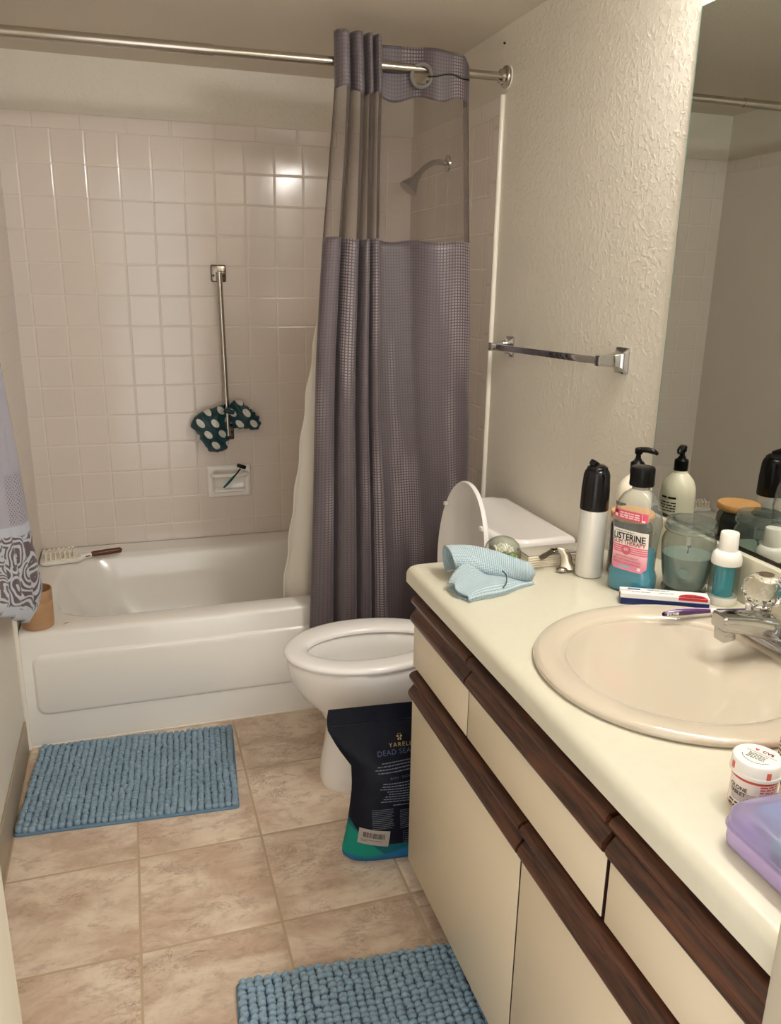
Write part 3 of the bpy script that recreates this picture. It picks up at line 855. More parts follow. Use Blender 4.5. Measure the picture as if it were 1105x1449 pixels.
# ------------------------------------------------------------------ vanity cabinet
vc = thing('vanity_cabinet', 'cream vanity cabinet with dark oak finger pulls under the counter', 'cabinet', (0, 0, 0))
VX, VY0, VY1 = 0.930, -2.748, -1.672
b = B()
b.box(((VX + .0195 + 1.478) / 2, VY1 - .009, .42), (1.478 - VX - .0195, .018, .708))
b.box(((VX + .0195 + 1.478) / 2, VY0 + .009, .42), (1.478 - VX - .0195, .018, .708))
b.box(((VX + .0195 + 1.478) / 2, (VY0 + VY1) / 2, .075), (1.478 - VX - .0195, VY1 - VY0 - .04, .018))
b.obj('carcass', M['panel'], vc, 0)
b = B()
for z0_, z1_ in ((.066, .10), (.535, .60), (.72, .7745)): b.box((VX + .0295, (VY0 + VY1) / 2, (z0_ + z1_) / 2), (.019, VY1 - VY0, z1_ - z0_))
for y in (VY0 + .02, -2.44, -2.213, -1.977, VY1 - .02): b.box((VX + .0295, y, .42), (.018, .04, .705))
b.obj('face_frame', M['dark_wood'], vc, 0)
b = B(); b.box((1.04, (VY0 + VY1) / 2, .033), (.02, VY1 - VY0, .066)); b.obj('toe_kick', M['dark_wood'], vc, 0)
PROF = [(.9485, 0), (.936, 0), (.926, -.0035), (.9215, -.009), (.9222, -.016), (.928, -.0225), (.9335, -.0285), (.9335, -.032), (.928, -.038), (.9215, -.0455), (.9195, -.0525), (.9215, -.059), (.928, -.064), (.9485, -.064)]
def front(kind, y0_, y1_, zb, zt):
    bb = B(); bb.box((VX + .009, (y0_ + y1_) / 2, (zb + zt - .064) / 2), (.018, y1_ - y0_, zt - .064 - zb), .001)
    o = bb.obj(kind, M['panel'], vc)
    bb = B(); bb.prism([(x, z) for x, z in PROF], lambda x, z, t: (x, t, zt + z), y0_, y1_)
    bb.obj('finger_pull', M['oak'], o, 40)
    bb = B(); bb.box((VX + .0095, y0_ - .0012, (zb + zt - .064) / 2), (.0165, .0014, zt - .066 - zb)); bb.obj('edge_band', M['dark_wood'], o, 0)
for y0_, y1_ in ((-1.974, -1.673), (-2.438, -1.979), (-2.744, -2.447)): front('drawer', y0_, y1_, .578, .744)
for y0_, y1_ in ((-2.2105, -1.673), (-2.744, -2.2165)): front('door', y0_, y1_, .0665, .5635)

# ------------------------------------------------------------------ countertop with backsplash
ZT = 0.815
SX, SY = 1.19, -2.24
ct = thing('countertop', 'cream laminate countertop with rounded edge over the vanity cabinet', 'countertop', (0, 0, 0))
b = B()
def slab(i, z): return rr(.908 + i, 1.479, -2.748, -1.660 - i, z, .018 if i < .012 else .012, 6)
# front-left corner is rounded, the others are square against walls
def slab2(i, z):
    r = .02
    x0_, x1_, y0_, y1_ = .908 + i, 1.479, -2.748, -1.660 - i
    pts = [(x1_, y1_), ]
    for k in range(9):
        a = math.radians(90 + 90 * k / 8); pts.append((x0_ + r + r * math.cos(a), y1_ - r + r * math.sin(a)))
    pts += [(x0_, y0_), (x1_, y0_)]
    return [(p, q, z) for p, q in pts]
b.loft([slab2(.003, .7755), slab2(0, .779), slab2(0, .797), slab2(.0015, .8035), slab2(.0055, .8095), slab2(.0115, .8135), slab2(.018, ZT)])
top = b.obj('worktop', M['counter'], ct, 40)
cb = B(); cb.loft([superring(SX, SY, .70, .226, .214), superring(SX, SY, .90, .226, .214)]); cut = cb.obj('tmp_cut', M['counter'])
md = top.modifiers.new('hole', 'BOOLEAN'); md.object = cut; md.operation = 'DIFFERENCE'; md.solver = 'EXACT'
bpy.context.view_layer.update()
nm = bpy.data.meshes.new_from_object(top.evaluated_get(_dg()))
top.modifiers.clear(); top.data = nm
for p in nm.polygons: p.use_smooth = True
nm.set_sharp_from_angle(angle=math.radians(40))
bpy.data.objects.remove(cut)
b = B(); b.box((1.4695, -2.204, .861), (.019, 1.088, .0915), .003); tag(b.obj('backsplash', M['counter']), 'low cream laminate backsplash strip between the counter and mirror', 'backsplash')

# ------------------------------------------------------------------ sink
sk = thing('sink', 'almond oval drop-in sink in the cream counter', 'sink', (SX, SY, ZT))
b = B()
def sr(a, bb_, z, dx=0.0, n=2.05): return superring(dx, .005 if dx else 0, z, a, bb_, n, 72)
b.loft([sr(.236, .224, .0006), sr(.245, .232, .002), sr(.2465, .2335, .006), sr(.243, .230, .0105), sr(.236, .223, .0130), sr(.224, .211, .0135), sr(.205, .200, .0125, -.006), sr(.185, .190, .0105, -.014), sr(.178, .184, .0085, -.018), sr(.172, .179, .004, -.018), sr(.168, .176, -.004, -.018),
        sr(.165, .173, -.030, -.018), sr(.161, .169, -.070, -.018), sr(.151, .159, -.108, -.018), sr(.130, .137, -.136, -.018), sr(.09, .095, -.152, -.018), sr(.035, .037, -.157, -.018)])
b.obj('basin', M['sink'], sk, 60)
b = B(); b.lathe([(.034, .0), (.034, .003), (.026, .004), (.022, .001)], (-.018, .005, -.157), 28); b.lathe([(.019, 0), (.019, .006), (.012, .010), (.003, .011)], (-.018, .005, -.156), 24); b.obj('drain', M['chrome'], sk)

# ------------------------------------------------------------------ faucet
fc = thing('faucet', 'chrome two handle faucet with faceted clear knobs behind the sink', 'faucet', (1.372, -2.238, ZT + .0125))
b = B(); b.loft([rr(-.03, .026, -.085, .085, 0, .025), rr(-.03, .026, -.085, .085, .010, .025), rr(-.026, .022, -.080, .080, .017, .022), rr(-.02, .018, -.074, .074, .020, .018)]); b.obj('base_plate', M['chrome'], fc)
b = B()
def spr(x, w, zb, zt): 
    return [(x, p, q) for p, q, _ in rr(-w, w, zb, zt, 0, min(w, (zt - zb) / 2) * .42, 5)]
b.loft([spr(.016, .024, .012, .040), spr(-.01, .025, .012, .052), spr(-.04, .0235, .020, .060), spr(-.08, .021, .034, .067), spr(-.115, .0185, .042, .072), spr(-.134, .017, .047, .074), spr(-.1375, .0145, .050, .071)])
sp = b.obj('spout', M['chrome'], fc, 30)
b = B(); b.box((-.121, 0, .038), (.024, .025, .022), .003, rot=Matrix.Rotation(-.1, 3, 'Y')); b.obj('aerator', M['chrome'], sp)
acry = NT('clear_acrylic')
acry.p.inputs['Transmission Weight'].default_value = 1.0; acry.p.inputs['IOR'].default_value = 1.49
acry.base((1, .985, .97, 1)); acry.rough(0.02)
for s in (1, -1):
    ky = s * .0525
    b = B(); b.lathe([(.019, .012), (.019, .022), (.015, .026), (.0135, .034), (.016, .036), (.016, .049)], (-.004, ky, 0), 24); st = b.obj('handle_stem', M['chrome'], fc)
    b = B()
    ks = 14
    prof = [(.013, .0), (.022, .004), (.031, .014), (.0355, .027), (.034, .040), (.027, .051), (.017, .0565), (.0125, .0565)]
    rings = []
    for j, (r, z) in enumerate(prof):
        rings.append([(-.004 + r * math.cos(2 * PI * (i + .5 * (j % 2)) / ks), ky + r * math.sin(2 * PI * (i + .5 * (j % 2)) / ks), .049 + z) for i in range(ks)])
    L = [[b.bm.verts.new(Vector(p)) for p in rg] for rg in rings]
    for j, (a, c) in enumerate(zip(L, L[1:])):
        for i in range(ks):
            i2 = (i + 1) % ks
            if j % 2 == 0:
                b.bm.faces.new((a[i], a[i2], c[i])); b.bm.faces.new((a[i2], c[i2], c[i]))
            else:
                b.bm.faces.new((a[i], c[i2], c[i])); b.bm.faces.new((a[i], a[i2], c[i2]))
    b.bm.faces.new(list(reversed(L[0]))); b.bm.faces.new(L[-1])
    kb = b.obj('handle_knob', acry.m, fc, 0)
    b = B(); b.lathe([(.0125, 0), (.0125, .002), (.009, .003)], (-.004, ky, .1058), 20); b.obj('index_button', simple('knob_button', '#8d7a62', 0.2, 0.7), kb)
b = B(); b.tube([(.017, 0, .015), (.017, 0, .065)], .003, 8); b.ball((.017, 0, .069), (.006, .006, .006)); b.obj('lift_rod', M['chrome'], fc)
# ------------------------------------------------------------------ things on the counter
ink = simple('ink_black', '#17130f', 0.5)
def cyl_map(r, a0, z0=0.0):
    return lambda u, v: (r * math.cos(a0 + u / r), r * math.sin(a0 + u / r), z0 + v)
VIEW = math.atan2(-3.19 + 1.9, .379 - 1.3)          # direction from the counter towards the camera

# silver spray canister with dark cap
cn = thing('spray_canister', 'silver canister with black cap standing left of the mouthwash', 'canister', (1.255, -1.828, ZT))
b = B(); b.lathe([(.024, 0), (.0268, .002), (.0278, .006), (.0278, .140), (.0272, .146)], seg=40)
b.obj('can_body', simple('can_silver', '#dedad4', 0.3, 0.2), cn)
b = B(); b.lathe([(.0282, .143), (.0287, .147), (.0282, .185), (.0262, .213), (.0235, .222), (.0215, .2245)], seg=40); cp = b.obj('cap', M['smoke_plastic'], cn)
b = B(); b.lathe([(.0212, .222), (.0205, .229), (.014, .234), (.004, .235)], seg=24)
b.loft([[(.020 * math.cos(a), .020 * math.sin(a) + 0, z) for a in [math.radians(d) for d in (-60, -20, 20, 60, 120, 160, 200, 240)]] for z in (.222, .228)])
b.box((-.006, .003, .236), (.022, .014, .012), .003, rot=Matrix.Rotation(.5, 3, 'Y') @ Matrix.Rotation(.5, 3, 'Z'))
b.obj('spray_button', M['smoke_plastic'], cp)

# lotion pump bottle by the wall
lo = thing('lotion_bottle', 'cream pump bottle of lotion standing behind the mouthwash near the wall', 'bottle', (1.418, -1.728, ZT))
lot = NT('lotion_plastic'); lot.base(lin('#efe6d2')); lot.rough(0.28)
b = B(); b.lathe([(.034, 0), (.0375, .003), (.038, .012), (.038, .132), (.0365, .148), (.031, .163), (.022, .174), (.0155, .180), (.0145, .186)], seg=48); b.obj('bottle_body', lot.m, lo)
b = B(); b.lathe([(.0145, .184), (.0150, .186), (.0150, .208), (.013, .210), (.0085, .213), (.0075, .217), (.006, .218), (.005, .228)], seg=28); pc = b.obj('pump_collar', M['black_plastic'], lo)
b = B(); b.lathe([(.0072, .227), (.0085, .229), (.0085, .239), (.006, .241)], seg=20); b.tube(catmull([(0, 0, .2365), (.014, -.012, .2375), (.026, -.022, .234), (.030, -.026, .229)], 12), [.0062] * 8 + [.0052, .0046, .004, .0036, .003], 10); b.obj('pump_spout', M['black_plastic'], pc)
R = random.Random(5)
b = B(); m1 = cyl_map(.0384, math.radians(192)); add_fine(b, -.02, .022, .119, .008, m1, R, 'C', .9); 
for k in range(9): add_fine(b, -.022, .024, .102 - .006 * k, .002, m1, R, 'L')
b.obj('front_print', ink, lo, 0)
b = B(); m2 = cyl_map(.0384, math.radians(-8)); add_fine(b, -.027, .012, .128, .0045, m2, R, 'L', .95)
for k in range(4): add_fine(b, -.028, .017, .1165 - .0062 * k, .0028, m2, R, 'L', .9)
for k in range(9): add_fine(b, -.028, .017, .086 - .0056 * k, .0026, m2, R, 'L', .9)
b.obj('back_print', ink, lo, 0)

# candle in a dark jar with wooden lid, behind the mouthwash
wj = thing('lidded_jar', 'dark glass jar with wooden lid hidden behind the mouthwash', 'jar', (1.343, -1.836, ZT))
b = B(); b.lathe([(.040, 0), (.0425, .003), (.043, .010), (.043, .095), (.041, .108), (.0375, .113), (.0375, .118)], seg=40); b.obj('jar_body', simple('jar_dark', '#15191a', 0.08, coat=0.5), wj)
b = B(); b.lathe([(.043, .120), (.0442, .1225), (.0442, .131), (.0425, .1335)], seg=48)
wl = NT('lid_bamboo'); wl.base(wl.mix(wl.noise(wl.scalev(wl.obj(), (12, 160, 20)), 1.2, 4), lin('#d9a56c'), lin('#c48a52'))); wl.rough(.45)
b.obj('wooden_lid', wl.m, wj)
b = B(); b.lathe([(.0378, .1165), (.039, .1175), (.039, .1205), (.0378, .1205)], seg=32); b.obj('lid_seal', clear('seal_clear', '#e6e2da', .5, body='#cfc8ba'), wj)

# mouthwash bottle
MA = math.radians(-64)                                # width direction of the bottle
mw = thing('mouthwash_bottle', 'clear mouthwash bottle with black cap, pink label and teal liquid', 'bottle', (1.292, -1.925, ZT), MA)
# local: +x = width (reads left to right), -y = label side
def mring(a, d, z, n=3.2): return superring(0, 0, z, a, d, n, 56)
shell = [(.040, .024, 0, 3.2), (.0445, .027, .003, 3.2), (.0455, .028, .010, 3.4), (.0455, .028, .036, 3.4), (.043, .0265, .044, 3.4), (.0405, .0252, .050, 3.4), (.0405, .0252, .075, 3.4), (.042, .0258, .105, 3.4), (.0445, .0268, .127, 3.2), (.0475, .0285, .138, 3.0), (.0480, .0288, .142, 2.9),
         (.0470, .0285, .147, 2.8), (.0445, .0282, .166, 2.6), (.0405, .0268, .182, 2.4), (.032, .0235, .195, 2.2), (.021, .019, .2035, 2.0), (.0165, .0165, .206, 2.0), (.0155, .0155, .210, 2.0), (.0155, .0155, .217, 2.0)]
b = B(); b.loft([mring(*s) for s in shell]); b.obj('bottle_shell', clear('clear_pet', '#f6f7f5', .12, .04, '#e6e9e6'), mw, 40)
LIQ = clear('mouthwash_teal', '#60dcf0', .80, .05, '#0cc6e4')
b = B(); ls = [(s[0] - .0018, s[1] - .0018, s[2] + (.003 if k == 0 else 0), s[3]) for k, s in enumerate(shell) if s[2] < .09] + [(.0395, .0238, .088, 3.4)]
b.loft([mring(*s) for s in ls]); b.obj('liquid', LIQ, mw, 40)
b = B(); b.lathe([(.0168, .207), (.0172, .209), (.0168, .212), (.0168, .215)], seg=32); b.obj('neck_ring', clear('neck_clear', '#e8e6e2', .3, body='#d9d6cf'), mw)
b = B()
rg = []
for r, z in ((.0222, .2135), (.0228, .215), (.0224, .246), (.0212, .2495), (.019, .2505)):
    rg.append([((r + (.0004 if (i % 2 and .214 < z < .248) else 0)) * math.cos(2 * PI * i / 72), (r + (.0004 if (i % 2 and .214 < z < .248) else 0)) * math.sin(2 * PI * i / 72), z) for i in range(72)])
b.loft(rg); b.obj('cap', M['black_plastic'], mw, 30)
def wdepth(z):
    for s0, s1 in zip(shell, shell[1:]):
        if s0[2] <= z <= s1[2]:
            t = (z - s0[2]) / (s1[2] - s0[2]); return s0[0] + (s1[0] - s0[0]) * t, s0[1] + (s1[1] - s0[1]) * t, s0[3]
    return shell[-1][0], shell[-1][1], 2
def mface(off):
    def f_(u, v):
        a, d, n = wdepth(v)
        q = min(.97, abs(u) / a)
        return (u, -(d * (1 - q ** n) ** (1 / n)) - off, v)
    return f_
b = B()
def lab_poly(f_, x0_, x1_, z0_, z1_, nx, nz, chamf=0.0):
    g = {}
    for j in range(nz + 1):
        z = z0_ + (z1_ - z0_) * j / nz
        xr = x1_ - max(0.0, chamf - (z - z0_)); xl = x0_ + max(0.0, chamf - (z - z0_))
        for i in range(nx + 1): g[i, j] = b.bm.verts.new(Vector(f_(xl + (xr - xl) * i / nx, z)))
    for j in range(nz):
        for i in range(nx): b.bm.faces.new((g[i, j], g[i + 1, j], g[i + 1, j + 1], g[i, j + 1]))
lab_poly(mface(.0005), -.0375, .0375, .0475, .1285, 24, 20, .008)
lm = NT('mouthwash_label')
s_ = lm.sep(lm.obj())
pk = lm.mix(lm.smooth(s_[2], .096, .052), lin('#f2c9cf'), lin('#e28aa0'))
c_ = lm.mix(lm.smooth(s_[2], .0985, .097), lin('#efe9e2'), pk)
st_ = lm.math('FRACT', lm.math('DIVIDE', lm.math('SUBTRACT', s_[2], .0800), .0042))
instr = lm.math('MULTIPLY', lm.smooth(s_[2], .0798, .0802), lm.smooth(s_[2], .0970, .0966))
c_ = lm.mix(lm.math('MULTIPLY', instr, lm.smooth(st_, .30, .36)), c_, lin('#d96a80'))
lm.base(c_); lm.rough(.35)
lb = b.obj('label', lm.m, mw, 40)
b = B(); add_text(b, 'LISTERINE', .0182, mface(.0010), (-.001, .1135), sx=.84, bold=.0008); add_fine(b, -.03, .018, .1243, .0012, mface(.001), R, 'L'); b.obj('brand_lettering', ink, lb, 0)
b = B(); add_text(b, 'GUM THERAPY', .0118, mface(.0010), (-.001, .1025), sx=.88, bold=.0004); b.obj('variant_lettering', simple('ink_crimson', '#a8324a', 0.5), lb, 0)
b = B()
for k, tx in enumerate(('HELPS REVERSE SIGNS OF', 'EARLY GUM DISEASE, REDNESS,', 'BLEEDING & INFLAMMATION')): add_text(b, tx, .0052, mface(.0010), (-.002, .0735 - .0062 * k), sx=.85)
b.obj('claim_lettering', simple('ink_red', '#a8324a', 0.5), lb, 0)
b = B(); b.poly([mface(.0012)(-.004 + .0098 * math.cos(2 * PI * i / 28), .0885 + .0098 * math.sin(2 * PI * i / 28)) for i in range(28)]); md_ = b.obj('medallion', simple('medal_pink', '#cf5f78', 0.4), lb, 0)
b = B(); add_text(b, '4X', .0088, mface(.0017), (-.004, .0892), bold=.0002); b.obj('medal_lettering', simple('ink_white', '#f2e8e6', 0.5), md_, 0)
b = B(); add_rect(b, -.017, .0525, .008, .0562, mface(.0010), 5); b.obj('mint_patch', simple('patch_blue', '#86b6d0', 0.4), lb, 0)
b = B(); add_rect(b, .0225, .0515, .0285, .0575, mface(.0010), 2); b.obj('seal_patch', simple('patch_white', '#efe4e2', 0.4), lb, 0)
b = B()
lab_poly(mface(.0006), -.040, .034, .1485, .1665, 20, 5, .0)
bt = b.obj('neck_tag', simple('tag_coral', '#d3526c', 0.4), mw, 40)
b = B()
for z in (.1615, .1570, .1530): add_fine(b, -.023, .021, z, .0024, mface(.0011), R, 'L', .85)
add_rect(b, .0235, .1490, .0243, .1660, mface(.0011)); add_rect(b, .024, .1495, .030, .1535, mface(.0011)); add_rect(b, -.035, .1515, -.028, .1575, mface(.0011))
b.obj('tag_print', simple('tag_white', '#f1d9dc', 0.5), bt, 0)
b = B(); add_rect(b, -.035, .1582, -.028, .1640, mface(.0011)); b.obj('tag_patch', simple('tag_dark', '#4b2a32', 0.5), bt, 0)

# green-grey candle jar
cj = thing('candle_jar', 'clear glass jar holding a grey green candle, right of the mouthwash', 'candle', (1.391, -1.957, ZT))
GL = clear('jar_glass', '#f0f4f1', .09, .02, '#cdd6d0')
b = B(); b.lathe([(.036, 0), (.0415, .002), (.0435, .006), (.0425, .011), (.0400, .015), (.0415, .022), (.0455, .045), (.0492, .075), (.0508, .098), (.0500, .108), (.0470, .116), (.0440, .122), (.0430, .126)], seg=56, cap1=False); b.obj('jar_wall', GL, cj, 40)
b = B(); b.lathe([(.0432, .124), (.0470, .126), (.0490, .130), (.0490, .1355), (.0465, .139), (.0450, .1375)], seg=56, cap0=False, cap1=False); b.obj('jar_rim', GL, cj, 40)
b = B(); b.lathe([(.0430, .130), (.0455, .138), (.0470, .1435), (.0455, .1475), (.036, .1485), (.02, .147), (.004, .1465)], seg=56); b.obj('glass_lid', GL, cj, 40)
wax = NT('wax_green'); wax.base(lin('#8b978f')); wax.rough(.4); wax.p.inputs['Subsurface Weight'].default_value = .25; wax.p.inputs['Subsurface Radius'].default_value = (.01, .01, .01)
b = B(); b.lathe([(.034, .012), (.0380, .016), (.0400, .025), (.0438, .048), (.0474, .073), (.0478, .078), (.044, .0785), (.02, .0782), (.003, .0782)], seg=48); b.obj('candle_wax', wax.m, cj)
b = B(); b.tube([(0, 0, .077), (.0005, 0, .085), (.002, .001, .090)], .0012, 8); b.ball((.0022, .001, .0915), (.004, .0035, .0025), 2); b.obj('wick', M['black'], cj)
b = B(); lab_pts = cyl_map(.0400, VIEW - .15)
b.poly([(.0482 * math.cos(VIEW - .12 + .011 / .048 * math.cos(t)), .0482 * math.sin(VIEW - .12 + .011 / .048 * math.cos(t)), .052 + .011 * math.sin(t)) for t in [2 * PI * i / 24 for i in range(24)]])
b.obj('round_sticker', simple('jar_sticker', '#66786f', 0.4), cj, 0)

# little white bottle with teal label window
tbm = thing('small_bottle', 'small white capped bottle with bright teal band beside the candle', 'bottle', (1.424, -2.027, ZT))
b = B(); b.lathe([(.026, 0), (.0272, .002), (.0272, .016), (.0268, .0165)], seg=40); b.obj('foot', M['white_plastic'], tbm)
b = B(); b.lathe([(.0268, .016), (.0272, .018), (.0272, .078), (.0268, .080)], seg=40, cap0=False, cap1=False); b.obj('window', clear('window_clear', '#eaf1ef', .07, .04, '#b9c9c2'), tbm)
b = B(); b.lathe([(.0185, .0165), (.0185, .079)], seg=36); b.obj('teal_insert', simple('teal_liquid', '#0a93a8', 0.25, coat=.4), tbm)
b = B(); b.lathe([(.0272, .0795), (.0275, .082), (.0275, .090), (.0255, .099), (.0215, .104), (.0185, .1055)], seg=40); b.obj('shoulder', M['white_plastic'], tbm)
b = B(); b.lathe([(.0172, .104), (.0175, .106), (.0165, .139), (.0155, .1405)], seg=36); b.obj('screw_cap', M['white_plastic'], tbm)

# toothpaste carton
TA = math.atan2(-.078, .145)
tp = thing('toothpaste_carton', 'white and navy toothpaste carton lying in front of the mouthwash', 'carton', (1.309, -2.006, ZT + .0006), TA)
b = B(); b.box((0, 0, .011), (.160, .034, .022), .0008)
tm = NT('toothpaste_print'); s_ = tm.sep(tm.obj())
tm.base(tm.mix(tm.smooth(s_[2], .0132, .0128), lin('#e9e7e6'), lin('#15255c'))); tm.rough(.35)
car = b.obj('carton_box', tm.m, tp, 0)
ftop = lambda u, v: (u, v, .0224)
b = B(); b.poly([(.050 + .026 * math.cos(PI * i / 18), -.0168 + .0185 * math.sin(PI * i / 18), .0224) for i in range(19)])
for p, q in ((0, 1),): b.poly([(.024, -.0173, .0218), (.076, -.0173, .0218), (.076, -.0173, .0165), (.024, -.0173, .0165)])
b.obj('brand_oval', simple('oval_red', '#c42330', 0.35), car, 0)
b = B(); add_text(b, 'Colgate', .012, lambda u, v: (u, v, .0228), (.050, -.0095), bold=.0002); b.obj('brand_lettering', simple('ink_bright', '#f4f0ee', .5), car, 0)
b = B(); add_fine(b, -.066, -.035, .008, .006, ftop, R, 'L', .95); add_fine(b, -.03, .02, .008, .0025, ftop, R, 'L'); add_fine(b, -.06, -.02, -.006, .0022, ftop, R, 'L'); add_fine(b, -.01, .02, -.004, .0022, ftop, R, 'L'); b.obj('carton_print', simple('ink_navy', '#3b4670', .5), car, 0)
b = B(); b.poly([(-.0803, -.006, .014), (-.0803, .006, .014), (-.0803, .006, .017), (-.0803, -.006, .017)]); add_rect(b, -.079, -.002, -.062, 0, ftop); b.obj('red_stripe', simple('stripe_red', '#c8303a', .4), car, 0)

# toothbrush lying on the sink ledge
bp = [(1.2495, -2.0880, .8355), (1.272, -2.0922, .838), (1.305, -2.0985, .839), (1.34, -2.105, .8385), (1.375, -2.112, .838), (1.405, -2.118, .8375)]
br = thing('toothbrush', 'purple and white toothbrush lying on the sink rim behind the spout', 'toothbrush', (0, 0, 0))
pp = catmull(bp, 40)
b = B(); b.tube(pp, [.0035 + .0030 * math.sin(PI * min(1, (i + 1) / 24)) if i < 24 else .0036 for i in range(41)], 14); b.obj('handle', simple('brush_purple', '#4a2a58', 0.25, coat=.3), br)
b = B(); b.tube([p + Vector((-.0005, .0008, .0034)) for p in pp[2:24]], [.0012 + .0022 * math.sin(PI * i / 21) for i in range(22)], 10); b.obj('grip_strip', simple('brush_lilac', '#c9a9cf', 0.3), br)
b = B(); b.ball(pp[0] + Vector((.0008, 0, 0)), (.0042, .004, .0042)); b.obj('end_cap', M['black_plastic'], br)
b = B(); b.ball(pp[24], (.008, .0055, .0056), 2); b.tube(pp[24:], .0033, 10); b.obj('neck', M['white_plastic'], br)
b = B(); b.box(pp[-1] + Vector((.006, -.001, .0005)), (.026, .011, .006), .0025, rot=Matrix.Rotation(-.19, 3, 'Z')); b.box(pp[-1] + Vector((.006, -.001, .008)), (.022, .009, .010), .001, rot=Matrix.Rotation(-.19, 3, 'Z')); b.obj('bristle_head', M['white_plastic'], br)
tdir = (pp[14] - pp[2]).normalized(); nv = Vector((tdir.y, -tdir.x, 0)).normalized()
def brf(off):
    def f_(u, v):
        i = max(0, min(39, int(u / .160 * 40))); p = pp[i].lerp(pp[i + 1], max(0, min(1, u / .160 * 40 - i)))
        r = .0035 + .0030 * math.sin(PI * min(1, (i + 1) / 24)) + off
        a = v / r
        return p + nv * r * math.cos(a) + Vector((0, 0, 1)) * r * math.sin(a)
    return f_
b = B(); add_rect(b, .008, -.0026, .034, .0026, brf(.0004), 10, 2); bg = b.obj('name_patch', M['white_plastic'], br, 0)
b = B(); add_text(b, 'Oral-B', .0062, brf(.0008), (.021, 0), bold=.0002, rot=PI); b.obj('patch_lettering', ink, bg, 0)

# light blue washcloth
def terry():
    k = NT('washcloth_terry')
    s = k.sep(k.uv())
    a = k.math('MULTIPLY', k.math('SINE', k.math('MULTIPLY', k.math('ADD', s[0], s[1]), 880)), k.math('SINE', k.math('MULTIPLY', k.math('SUBTRACT', s[0], s[1]), 880)))
    w = k.smooth(a, -.45, .35)
    n = k.noise(k.obj(), 700, 2)
    k.base(k.mix(w, lin('#8aa3ae'), lin('#c9dbe2'))); k.rough(.9); k.p.inputs['Sheen Weight'].default_value = .3
    k.bump(k.math('ADD', w, k.math('MULTIPLY', n, .6)), .8, .0022)
    return k.m
TERRY = terry()
wc = thing('washcloth', 'light blue waffle washcloth crumpled on the counter corner', 'cloth', (1.03, -1.80, ZT))
b = B()
# lower flap: folded in two, lying on the counter
def quad(u, v):
    A, Bq, C, D = Vector((-.092, -.040, 0)), Vector((-.078, -.108, 0)), Vector((.088, -.052, 0)), Vector((.03, .055, 0))
    return A.lerp(Bq, v).lerp(D.lerp(C, v), u)
def flap(u, v):
    # v 0..1 goes up the lower layer, 1..2 back over the top layer
    vv = v * 2
    low = vv <= 1
    t = vv if low else 2 - vv
    p = quad(u, t)
    z = .002 if low else .011 + .007 * math.sin(u * 4.2 + .6) + .004 * math.sin(t * 6 + u * 5)
    k = min(1, (1 - t) * 8)
    z = z if low else (.006 + (z - .006) * k)
    z += 0 if low else .022 * max(0, math.sin(PI * min(1, u * 1.1))) * (1 - t) ** 1.2
    return (p.x + .004 * math.sin(t * 9), p.y + .005 * math.sin(u * 8 + 1), max(.0015, z))
b.sheet(flap, 40, 48, uv=lambda u, v: (u * .19, v * .2))
b.obj('lower_fold', TERRY, wc, 180, solid=.003)
b = B()
AX = [Vector((-.050, .040, .036)), Vector((-.012, .028, .036)), Vector((.035, .006, .030)), Vector((.075, -.016, .023)), Vector((.100, -.030, .017))]
axp = catmull(AX, 40)
def roll(u, v):
    i = int(round(u * 40)); c = axp[i]
    t = (axp[min(40, i + 1)] - axp[max(0, i - 1)]).normalized()
    side = Vector((t.y, -t.x, 0)).normalized(); up = Vector((0, 0, 1))
    a = -2.5 + v * 7.4
    r0 = lerp_tab([(1.0, .013), (.85, .022), (.5, .030), (.2, .034), (0, .036)], u)
    r = r0 * (1 - .34 * v) * (1 + .07 * math.sin(3 * a + u * 7))
    e = 1.0 if u < .9 else max(.25, (1 - u) / .1)
    return c + side * (r * 1.28 * math.cos(a) * (.55 + .45 * e)) + up * (r * .92 * math.sin(a) * e) - t * (.020 * math.sin(a * .5) * (1 - u))
b.sheet(roll, 40, 60, uv=lambda u, v: (u * .17, v * .26))
b.obj('rolled_fold', TERRY, wc, 180, solid=.0035)
b = B(); b.sheet(lambda u, v: tuple(Vector((-.012 + .034 * v, -.0905 + .013 * v, .0175)) + Vector((.030 * u, .036 * u, .011 * u - .006 * v))), 8, 8); 
b.tube(catmull([(.012, -.054, .036), (.016, -.068, .030), (.010, -.082, .021), (.0, -.088, .015)], 12), .0011, 6)
b.obj('care_tag', simple('care_tag_dark', '#26343c', .6), wc) if False else b.bm.free()
b = B(); b.tube(catmull([(.018, -.048, .036), (.020, -.062, .031), (.014, -.076, .022), (.004, -.084, .0155)], 14), .0013, 6); b.obj('tag_loop', simple('tag_loop_dark', '#26343c', .6), wc)

# glass dome with white flowers
dm = thing('glass_dome', 'clear glass dome with white flowers inside behind the washcloth', 'paperweight', (1.103, -1.732, ZT))
b = B(); b.lathe([(.026, 0), (.032, .003), (.0375, .012), (.040, .024), (.0392, .036), (.034, .050), (.025, .059), (.013, .0645), (.003, .066)], seg=40); b.obj('glass_shell', clear('dome_glass', '#eef2ea', .05, .02, '#cfd6c6'), dm, 60)
b = B()
R2 = random.Random(9)
for k in range(4):
    cx_, cy_ = ((-.014, -.006), (.004, -.012), (.012, .006), (-.004, .012))[k]
    for j in range(8):
        d = Vector((R2.uniform(-1, 1), R2.uniform(-1, 1), R2.uniform(.3, 1.2))).normalized()
        p0 = Vector((cx_, cy_, .032)); b.tube([p0, p0 + d * .009, p0 + d * .017], [.0012, .0022, .0018], 6)
b.obj('flower_petals', simple('petal_white', '#f3eee4', .6), dm)
b = B()
